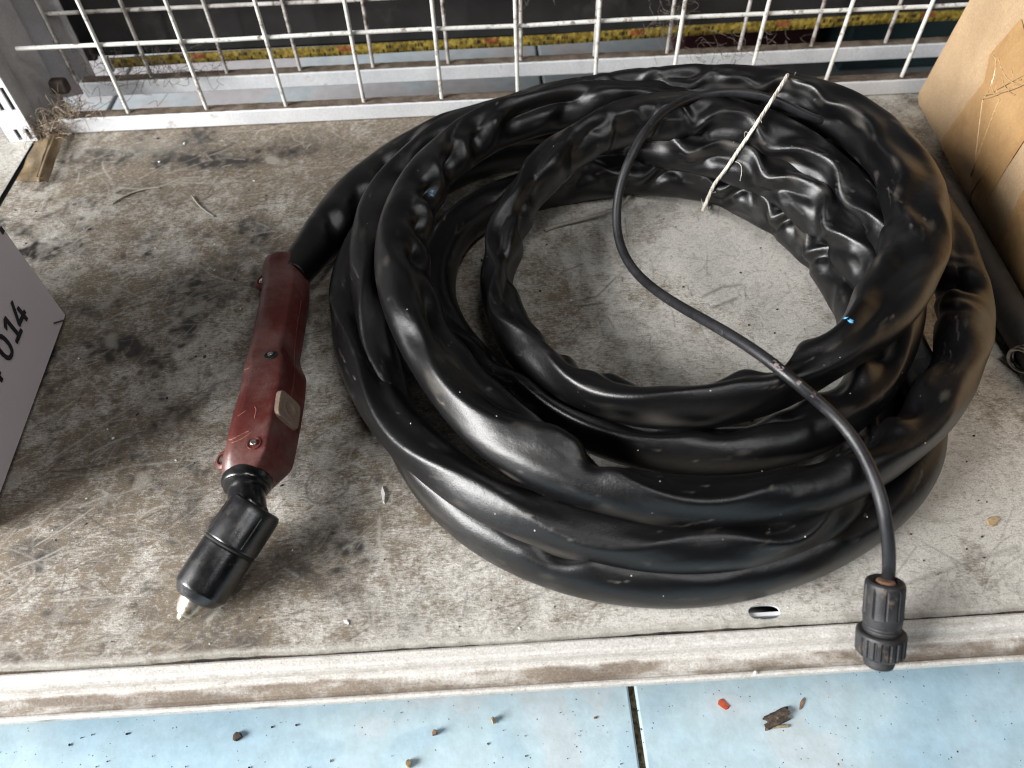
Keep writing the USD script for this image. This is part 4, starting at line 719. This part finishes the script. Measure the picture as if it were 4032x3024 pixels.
obj('nozzle', lathe([(Lh + .0002, .0030), (Lh + .0002, .0053), (Lh + .0026, .0051), (Lh + .0060, .0036), (Lh + .0066, .0026), (Lh + .0080, .0021), (Lh + .0086, .0014), (Lh + .0086, .0001)], E_, ax2, 32), 'tip_white', torch, smooth=30)
def disc(c_, a_, r_):
    s_a = np.cross(a_, [0, 0, 1.]); s_a /= np.linalg.norm(s_a); u_a = np.cross(s_a, a_); tt_ = np.linspace(0, 2 * np.pi, 32, endpoint=False)
    return c_ + r_ * (np.cos(tt_)[:, None] * s_a + np.sin(tt_)[:, None] * u_a)
obj('elbow', mf.Manifold.hull_points(np.vstack([disc(un(533, 1082, .0189), ax1, .0069), disc(E_ + ax2 * .0004, ax2, .0094) - np.array([.0006, 0, 0])])), 'black_plastic', torch, smooth=28)
for u0, v0, u1, v1 in [(494, 951, 540, 930), (500, 957, 545, 936), (548, 905, 552, 880), (512, 900, 532, 886), (528, 800, 545, 790)]:
    qs = [on_handle(u0 + (u1 - u0) * f, v0 + (v1 - v0) * f) for f in np.linspace(0, 1, 7)]
    obj('scratch', tube(spline(np.array([p_ - n * .00008 for p_, n in qs]), .001, .0002)[0], .00022, 6), 'red_scuff', handle, smooth=True)

# ------------------------------------------------------------------ thin control cable and its plug
CC = [(1790, 262, .050), (1715, 236, .0565), (1650, 211, .0610), (1590, 199, .0625), (1530, 202, .0625), (1470, 222, .0625), (1412, 266, .0615), (1372, 318, .058), (1346, 378, .050), (1335, 436, .040), (1333, 490, .033), (1345, 542, .030), (1375, 588, .031), (1422, 632, .036), (1480, 668, .043), (1540, 701, .050), (1600, 738, .0565), (1660, 780, .0605), (1720, 826, .0600), (1778, 876, .0555), (1832, 933, .0530), (1870, 992, .0520), (1895, 1052, .0500), (1910, 1112, .0450), (1918, 1172, .0370), (1921, 1222, .0290), (1918, 1252, .0215)]
cpts, cs_, cd_ = spline(np.array([un(*c) for c in CC]), .0012, .0006)
cb_ = thing('control_cable', 'thin black control cable looping across the middle of the coil to a round plug', 'cable')
jk = obj('jacket', tube(cpts, .00222, 16), 'black_cable', cb_, smooth=True)
def on_cable(s, ang):
    k_ = np.argmin(np.abs(cs_ - s)); t, n, b = frames(cpts); toc = CAMP - cpts[k_]; toc -= t[k_] * (toc @ t[k_]); toc /= np.linalg.norm(toc); sd_ = np.cross(t[k_], toc)
    nn_ = math.cos(ang) * toc + math.sin(ang) * sd_; return cpts[k_], t[k_], nn_, np.cross(nn_, t[k_])
cproj = proj(cpts)[0]
for txt, u, v, hgt, ang in [('IAMPE', 1565, 716, .0016, .45), ('002', 1681, 796, .0019, -.25), ('0', 1724, 829, .0018, -.3), ('7', 1757, 856, .0018, -.3)]:
    s0 = cs_[np.argmin(np.hypot(cproj[:, 0] - u, cproj[:, 1] - v))] - len(txt) * .0016 / 2
    tm = meshkit.text_mesh(txt, hgt, .00005); vv_ = tm.vertices.copy(); xx = vv_[:, 0] - vv_[:, 0].min()
    out = []
    for x, y, z in zip(xx, vv_[:, 1], vv_[:, 2]):
        p_, t, n, b = on_cable(s0 + x, ang + (y - hgt / 2) / .00222 * -1); out.append(p_ + n * (.00224 + z))
    tm.vertices = np.array(out); obj('cable_print', tm, 'print_pale' if txt != 'IAMPE' else 'grey_cable', jk, smooth=False)
pa, pb = un(1913, 1256, .0235), un(1899, 1425, .0012); axp = (pb - pa) / np.linalg.norm(pb - pa); LP = np.linalg.norm(pb - pa)
plug = thing('cable_plug', 'round black ribbed plug on the end of the thin cable, hanging over the shelf front', 'plug')
f8 = lambda d, th: np.where(.002 < d < LP * .40, 1, 0) * (-.00045 * (np.abs(np.sin(th * 5)) < .32)) - .0
obj('barrel', lathe([(.004, .0001), (.004, .0034), (.0005, .0036), (-.0002, .0041), (-.0004, .0055), (.0001, .0062), (.0008, .0065), (.0021, .0066)] + [(LP * k_, .0066) for k_ in (.1, .2, .3, .39)] + [(LP * .405, .0067), (LP * .42, .0066), (LP * .5, .0064), (LP * .53, .0061), (LP * .545, .0063), (LP * .57, .0061), (LP * .585, .0063), (LP * .62, .0061), (LP * .64, .0060)], pa, axp, 80, f8), 'black_connector', plug, smooth=25, label='fluted barrel')
kn = lambda d, th: np.where(LP * .66 < d < LP * .88, 1, 0) * (-.00055 * (np.sin(th * 22) > .1))
obj('locking_ring', lathe([(LP * .615, .0058), (LP * .615, .0076), (LP * .63, .0081), (LP * .655, .0083)] + [(LP * k_, .0083 - .0004 * (k_ - .67)) for k_ in (.67, .75, .82, .875)] + [(LP * .89, .0080), (LP * .93, .0068), (LP * .94, .005)], pa, axp, 132, kn), 'black_connector', plug, smooth=25, label='knurled locking ring')
obj('tip', lathe([(LP * .9, .0050), (LP * 1.02, .0052), (LP * 1.06, .0048), (LP * 1.07, .0042), (LP * 1.07, .0001)], pa, axp, 40), 'black_connector', plug, smooth=30)
obj('grommet', lathe([(.0030, .0030), (.0012, .0036), (.0004, .0034), (-.0004, .0028), (-.0006, .0023)], pa, axp, 28), 'chip_brown', plug, smooth=True, label='dusty brown cable seal')

# ------------------------------------------------------------------ the cotton tie over the back of the coil
tp = []
for t in np.linspace(0, 1, 40):
    u, v = 1703 + (1534 - 1703) * t + 10 * math.sin(math.pi * t) * 0, 160 + (413 - 160) * t; u += 6 * math.sin(np.pi * t) * .5
    q_ = on_hose(u, v, 6)
    if q_ is not None: tp.append((t, u, v, q_[0][2]))
    d = np.hypot(cproj[:, 0] - u, cproj[:, 1] - v)
    if d.min() < 12: tp[-1] = (t, u, v, max(tp[-1][3], cpts[np.argmin(d)][2] + .0026)) if tp else tp
tp = np.array(tp); zt = tp[:, 3].copy()
# pulled taut: upper hull of the heights along the tie
hull_ = []
for x, z in zip(tp[:, 0], zt):
    while len(hull_) > 1 and (hull_[-1][1] - hull_[-2][1]) * (x - hull_[-2][0]) <= (z - hull_[-2][1]) * (hull_[-1][0] - hull_[-2][0]): hull_.pop()
    hull_.append((x, z))
hx, hz_ = np.array(hull_).T
tl_ = np.linspace(0, 1, 40); ZT = np.maximum(np.interp(tl_, hx, hz_) + .0012 - .0028 * np.sin(np.pi * tl_), gaussian_filter1d(np.interp(tl_, tp[:, 0], zt), 1.0) + .0011)
TP = np.array([un(1703 - 169 * t + 3 * math.sin(np.pi * t), 160 + 253 * t, z) for t, z in zip(np.linspace(0, 1, 40), ZT)])
a_, z_ = TP[0], TP[-1]
TP = np.vstack([a_ + [.008, .012, -.035], a_ + [.004, .008, -.016], a_ + [.0012, .0035, -.0045], TP, z_ + [-.0016, -.0028, -.0045], z_ + [-.0024, -.0036, -.0085], un(1526, 421, .0016), un(1524, 424, .0012) + [.002, .02, 0]])
SP = spline(TP, .0006, .0004)[0]
SP[:, 2] = np.maximum(SP[:, 2], .0012)
tie = thing('cotton_tie', 'off-white cotton string tied over the strands at the back of the coil', 'string')
def twisted(P, r, pitch, ph0):
    t, n, b = frames(P, (0.3, .2, 1)); s = np.r_[0, np.cumsum(np.linalg.norm(np.diff(P, axis=0), axis=1))]; a = 2 * np.pi * s / pitch + ph0
    return P + r * (np.cos(a)[:, None] * n + np.sin(a)[:, None] * b)
for i in range(4):
    obj('strand', tube(twisted(SP, .00048, .019, 1.5708 * i), .00055, 8), 'string', tie, smooth=True)
r10 = np.random.default_rng(10)
fz_ = []
for i in range(16):
    k_ = r10.integers(6, len(SP) - 8); d = r10.normal(0, 1, 3); d[2] = abs(d[2]); d /= np.linalg.norm(d); p0 = SP[k_]
    L1 = r10.uniform(.002, .006); P = np.array([p0, p0 + d * L1 * .5 + r10.normal(0, .0006, 3), p0 + d * L1 + r10.normal(0, .0016, 3)]); fz_.append(tube(spline(P, .0007)[0], .00009, 4))
for pts in [[(1584, 310), (1591, 317), (1594, 324)], [(1585, 352), (1598, 362), (1602, 372), (1598, 392)]]:
    P = np.array([on_hose(u, v, 8)[0] + [0, 0, .0008] for u, v in pts]); fz_.append(tube(spline(P, .0008)[0], .00018, 5))
obj('stray_fibres', cat_(fz_), 'string', tie, kind='stuff')

# ------------------------------------------------------------------ litter
def chip(name, u, v, z, su, sv, h, rot, m, label, cat, seed, group=None):
    c = un(u, v, z); s = ppm(c); r_ = np.random.default_rng(seed); n = 9; t = np.linspace(0, 2 * np.pi, n, endpoint=False); rr = r_.uniform(.7, 1.15, n); a, b = su / s / 2, sv / s / 2 / .8
    x, y = np.cos(t) * rr * a, np.sin(t) * rr * b; cr, sr = math.cos(rot), math.sin(rot); p2 = np.stack([x * cr - y * sr, x * sr + y * cr], 1)
    bend = lambda q: .0006 + h * .6 * (q[:, 0] / max(a, 1e-6)) ** 2 * .5
    lo = np.c_[c[:2] + p2, np.full(n, z + .0001)]; hi = np.c_[c[:2] + p2 * .9, z + h * r_.uniform(.6, 1.2, n)]
    return obj(name, mf.Manifold.hull_points(np.vstack([lo, hi])), m, smooth=25, label=label, cat=cat, group=group)
chip('rust_chip', 1562, 1522, FZ, 30, 16, .0008, -.9, 'rust_red', 'orange-red flake lying on the blue tile below the shelf', 'flake', 1)
bk = thing('bark_piece', 'curled dark piece of bark on the blue tile at the lower right', 'bark')
c = un(1675, 1553, FZ); t = np.linspace(-.2, np.pi + .2, 12); xs3 = np.linspace(-.0058, .0058, 9); r3 = np.random.default_rng(8)
BV = np.array([[c[0] + x + .0012 * math.sin(5 * a), c[1] + .0030 * math.cos(a) + x * .35, FZ + .0006 + .0030 * math.sin(a) + r3.normal(0, .0002)] for x in xs3 for a in t]); bi3 = np.arange(9 * 12).reshape(9, 12)
BI = BV + (np.array([c[0], c[1], FZ]) - BV) * [0, .25, .25]
bvv = np.vstack([BV, BI]); o = len(BV); bf = np.vstack([np.stack([bi3[:-1, :-1], bi3[1:, :-1], bi3[1:, 1:], bi3[:-1, 1:]], -1).reshape(-1, 4), o + np.stack([bi3[:-1, :-1], bi3[:-1, 1:], bi3[1:, 1:], bi3[1:, :-1]], -1).reshape(-1, 4)] + [np.array([[bi3[i, k_], bi3[i + 1, k_], o + bi3[i + 1, k_], o + bi3[i, k_]] for i in range(8)]) for k_ in (0, 11)] + [np.array([[bi3[k_, i], bi3[k_, i + 1], o + bi3[k_, i + 1], o + bi3[k_, i]] for i in range(11)]) for k_ in (0, 8)])
obj('shell', (bvv, bf), 'bark', bk, smooth=40); obj('splinter', box(c[0] - .0055, c[0] + .005, c[1] - .0042, c[1] - .0030, FZ + .0001, FZ + .0016, .0004), 'bark_pale', bk)
chip('wood_chip', 514, 1592, FZ, 24, 15, .0022, .5, 'bark', 'small brown crumb of bark on the tile at the lower left', 'bark crumb', 3)
chip('leaf_fragment', 1731, 1522, FZ, 30, 6, .0010, 1.0, 'chip_brown', 'thin brown sliver on the blue tile right of the bark piece', 'sliver', 4)
chip('paint_flake', 2143, 1128, 0, 36, 20, .0009, .3, 'chip_tan', 'tan flake lying on the shelf at the right', 'flake', 5)
chip('seed_husk', 1066, 1557, FZ, 9, 12, .003, .2, 'chip_tan', 'pale upright crumb on the tile left of the grout line', 'crumb', 6)
chip('debris_crumb', 939, 1584, FZ, 13, 9, .003, .6, 'chip_brown', 'brown crumb on the tile just left of the pale one', 'crumb', 7)
chip('debris_crumb', 884, 1650, FZ, 12, 14, .003, .1, 'chip_tan', 'tan crumb on the tile at the bottom edge of the view', 'crumb', 9)
chip('white_chip', 828, 1070, 0, 9, 34, .0012, .15, 'white_bit', 'white sliver standing on the shelf beside the coil', 'sliver', 10)
chip('ledge_bit', 1630, 1455, -.0062, 10, 8, .0016, .1, 'white_bit', 'tiny white bit on the dusty front ledge', 'crumb', 11)
st = np.array([un(u, v, z) for u, v, z in [(1177, 497, .0014), (1240, 478, .0022), (1300, 462, .0030), (1345, 440, .0022), (1362, 415, .0016)]])
straw = thing('straw_stalk', 'grey dry stalk lying on the shelf inside the coil', 'stalk'); obj('stem', tube(spline(st, .002)[0], .0011, 8), 'straw', straw, smooth=True)
for i, (pts, r_, lb) in enumerate([([(415, 423), (432, 445), (462, 467)], .0005, 'short pale curved twig on the shelf at the left rear'), ([(243, 440), (290, 415), (345, 405)], .0005, 'long pale twig on the shelf left of the curved one')]):
    tw_ = thing('dry_twig', lb, 'twig'); obj('stem', tube(spline(np.array([un(u, v, .0007) for u, v in pts]), .0015)[0], r_, 6), 'straw', tw_, smooth=True)
def scatter(n, xr, yr, zf, smin, smax, seed, m, name, label, cat):
    r_ = np.random.default_rng(seed); out = []
    for i in range(n):
        x, y = r_.uniform(*xr), r_.uniform(*yr); b = trimesh.creation.icosphere(1, 1.0); b.vertices *= r_.uniform(.7, 1.2, (len(b.vertices), 1)); s = smin + (smax - smin) * r_.random() ** 3
        b.apply_scale([s * r_.uniform(.7, 1.8), s, s * .6]); b.apply_transform(trimesh.transformations.rotation_matrix(r_.uniform(0, 6), [0, 0, 1])); b.apply_translation([x, y, zf(x, y) + s * .4]); out.append(b)
    return obj(name, cat_(out), m, smooth=False, label=label, cat=cat, kind='stuff')
scatter(170, (-.02, .48), (-.43, -.345), lambda x, y: FZ, .0002, .0006, 20, 'dark_bit', 'floor_grit', 'dark grit scattered over the blue tiles', 'grit')
scatter(14, (-.02, .48), (-.43, -.345), lambda x, y: FZ, .0004, .0013, 21, 'chip_brown', 'floor_crumbs', 'brown crumbs scattered over the blue tiles', 'crumbs')
scatter(160, (-.05, .45), (-.345, -.005), lambda x, y: 0, .00025, .0008, 22, 'dark_bit', 'shelf_grit', 'dark grit scattered over the shelf', 'grit')
scatter(60, (-.05, .45), (-.345, -.005), lambda x, y: 0, .0003, .0008, 23, 'white_bit', 'pale_grit', 'pale specks scattered over the shelf', 'specks')
# folded strip of old tape and fluff at the foot of the post
ot = thing('old_tape_piece', 'folded brown piece of old packing tape at the foot of the slotted post', 'tape')
def sheet(pts_grid, n, m, lift): 
    a, b, c_, d_ = [np.array(q_, float) for q_ in pts_grid]; r_ = noise2((n, m), 2.2, 91); G = []
    for i in range(n):
        for j in range(m):
            w = (a + (b - a) * j / (m - 1)) * (1 - i / (n - 1)) + (d_ + (c_ - d_) * j / (m - 1)) * i / (n - 1); G.append(w + [0, 0, lift + .0003 * r_[i, j]])
    gi = np.arange(n * m).reshape(n, m); return np.array(G), np.stack([gi[:-1, :-1], gi[1:, :-1], gi[1:, 1:], gi[:-1, 1:]], -1).reshape(-1, 4)
U = lambda u, v, z=0.0: un(u, v, z)
obj('flat_strip', sheet([U(78, 312), U(125, 292), U(92, 395), U(36, 396)], 24, 14, .0012), 'old_tape', ot, smooth=True)
obj('folded_edge', sheet([U(112, 296, .004), U(146, 288, .001), U(105, 398, .001), U(80, 384, .004)], 24, 10, .0012), 'old_tape', ot, smooth=True)
obj('fold_crease', tube(spline(np.array([U(118, 296, .0042), U(103, 335, .0045), U(90, 372, .0042), U(84, 392, .003)]), .002)[0], .0011, 8), 'old_tape', ot, smooth=True)
def fluff(name, centres, n, L1, r, m, label, cat, seed):
    r_ = np.random.default_rng(seed); out = []
    for c, spread in centres:
        for i in range(n):
            p0 = np.array(c) + r_.normal(0, 1, 3) * spread; d = r_.normal(0, 1, 3); d[2] = abs(d[2]) * .7; d /= np.linalg.norm(d); l = L1 * r_.uniform(.4, 1.3); P = np.array([p0, p0 + d * l * .4 + r_.normal(0, l * .12, 3), p0 + d * l * .7 + r_.normal(0, l * .22, 3), p0 + d * l + r_.normal(0, l * .3, 3)]); out.append(tube(spline(P, l / 6)[0], r, 4))
    return obj(name, cat_(out), m, smooth=False, label=label, cat=cat, kind='stuff')
fluff('dust_fluff', [(U(95, 285, .004), np.array([.005, .003, .002])), (U(125, 275, .004), np.array([.005, .003, .002])), (U(150, 268, .004), np.array([.004, .003, .002])), (np.array([-.035, -.0, .012]), np.array([.008, .003, .001]))], 70, .011, .00016, 'fluff', 'brown tuft of dust fibres at the foot of the slotted post', 'dust tuft', 31)
fluff('cobweb', [(np.array([-.02, .030, .02]), np.array([.01, .012, .008])), (np.array([.0, .035, .015]), np.array([.012, .008, .006])), (np.array([.03, .040, .013]), np.array([.012, .004, .003]))], 34, .016, .00014, 'cobweb', 'grey dusty cobweb between the white rails at the left', 'cobweb', 32)
fluff('cobweb', [(np.array([.253, .043, .075]), np.array([.006, .002, .009])), (np.array([.262, .042, .060]), np.array([.004, .002, .006]))], 36, .016, .00014, 'cobweb', 'dusty cobweb hanging on the mesh wires above the middle of the coil', 'cobweb', 33)
fluff('cobweb', [(np.array([.355, .043, .060]), np.array([.003, .002, .012])), (np.array([.352, .040, .030]), np.array([.004, .003, .006])), (np.array([.40, .035, .014]), np.array([.02, .004, .003]))], 36, .013, .00014, 'cobweb', 'dusty cobweb hanging on the mesh wires behind the white tie', 'cobweb', 34)
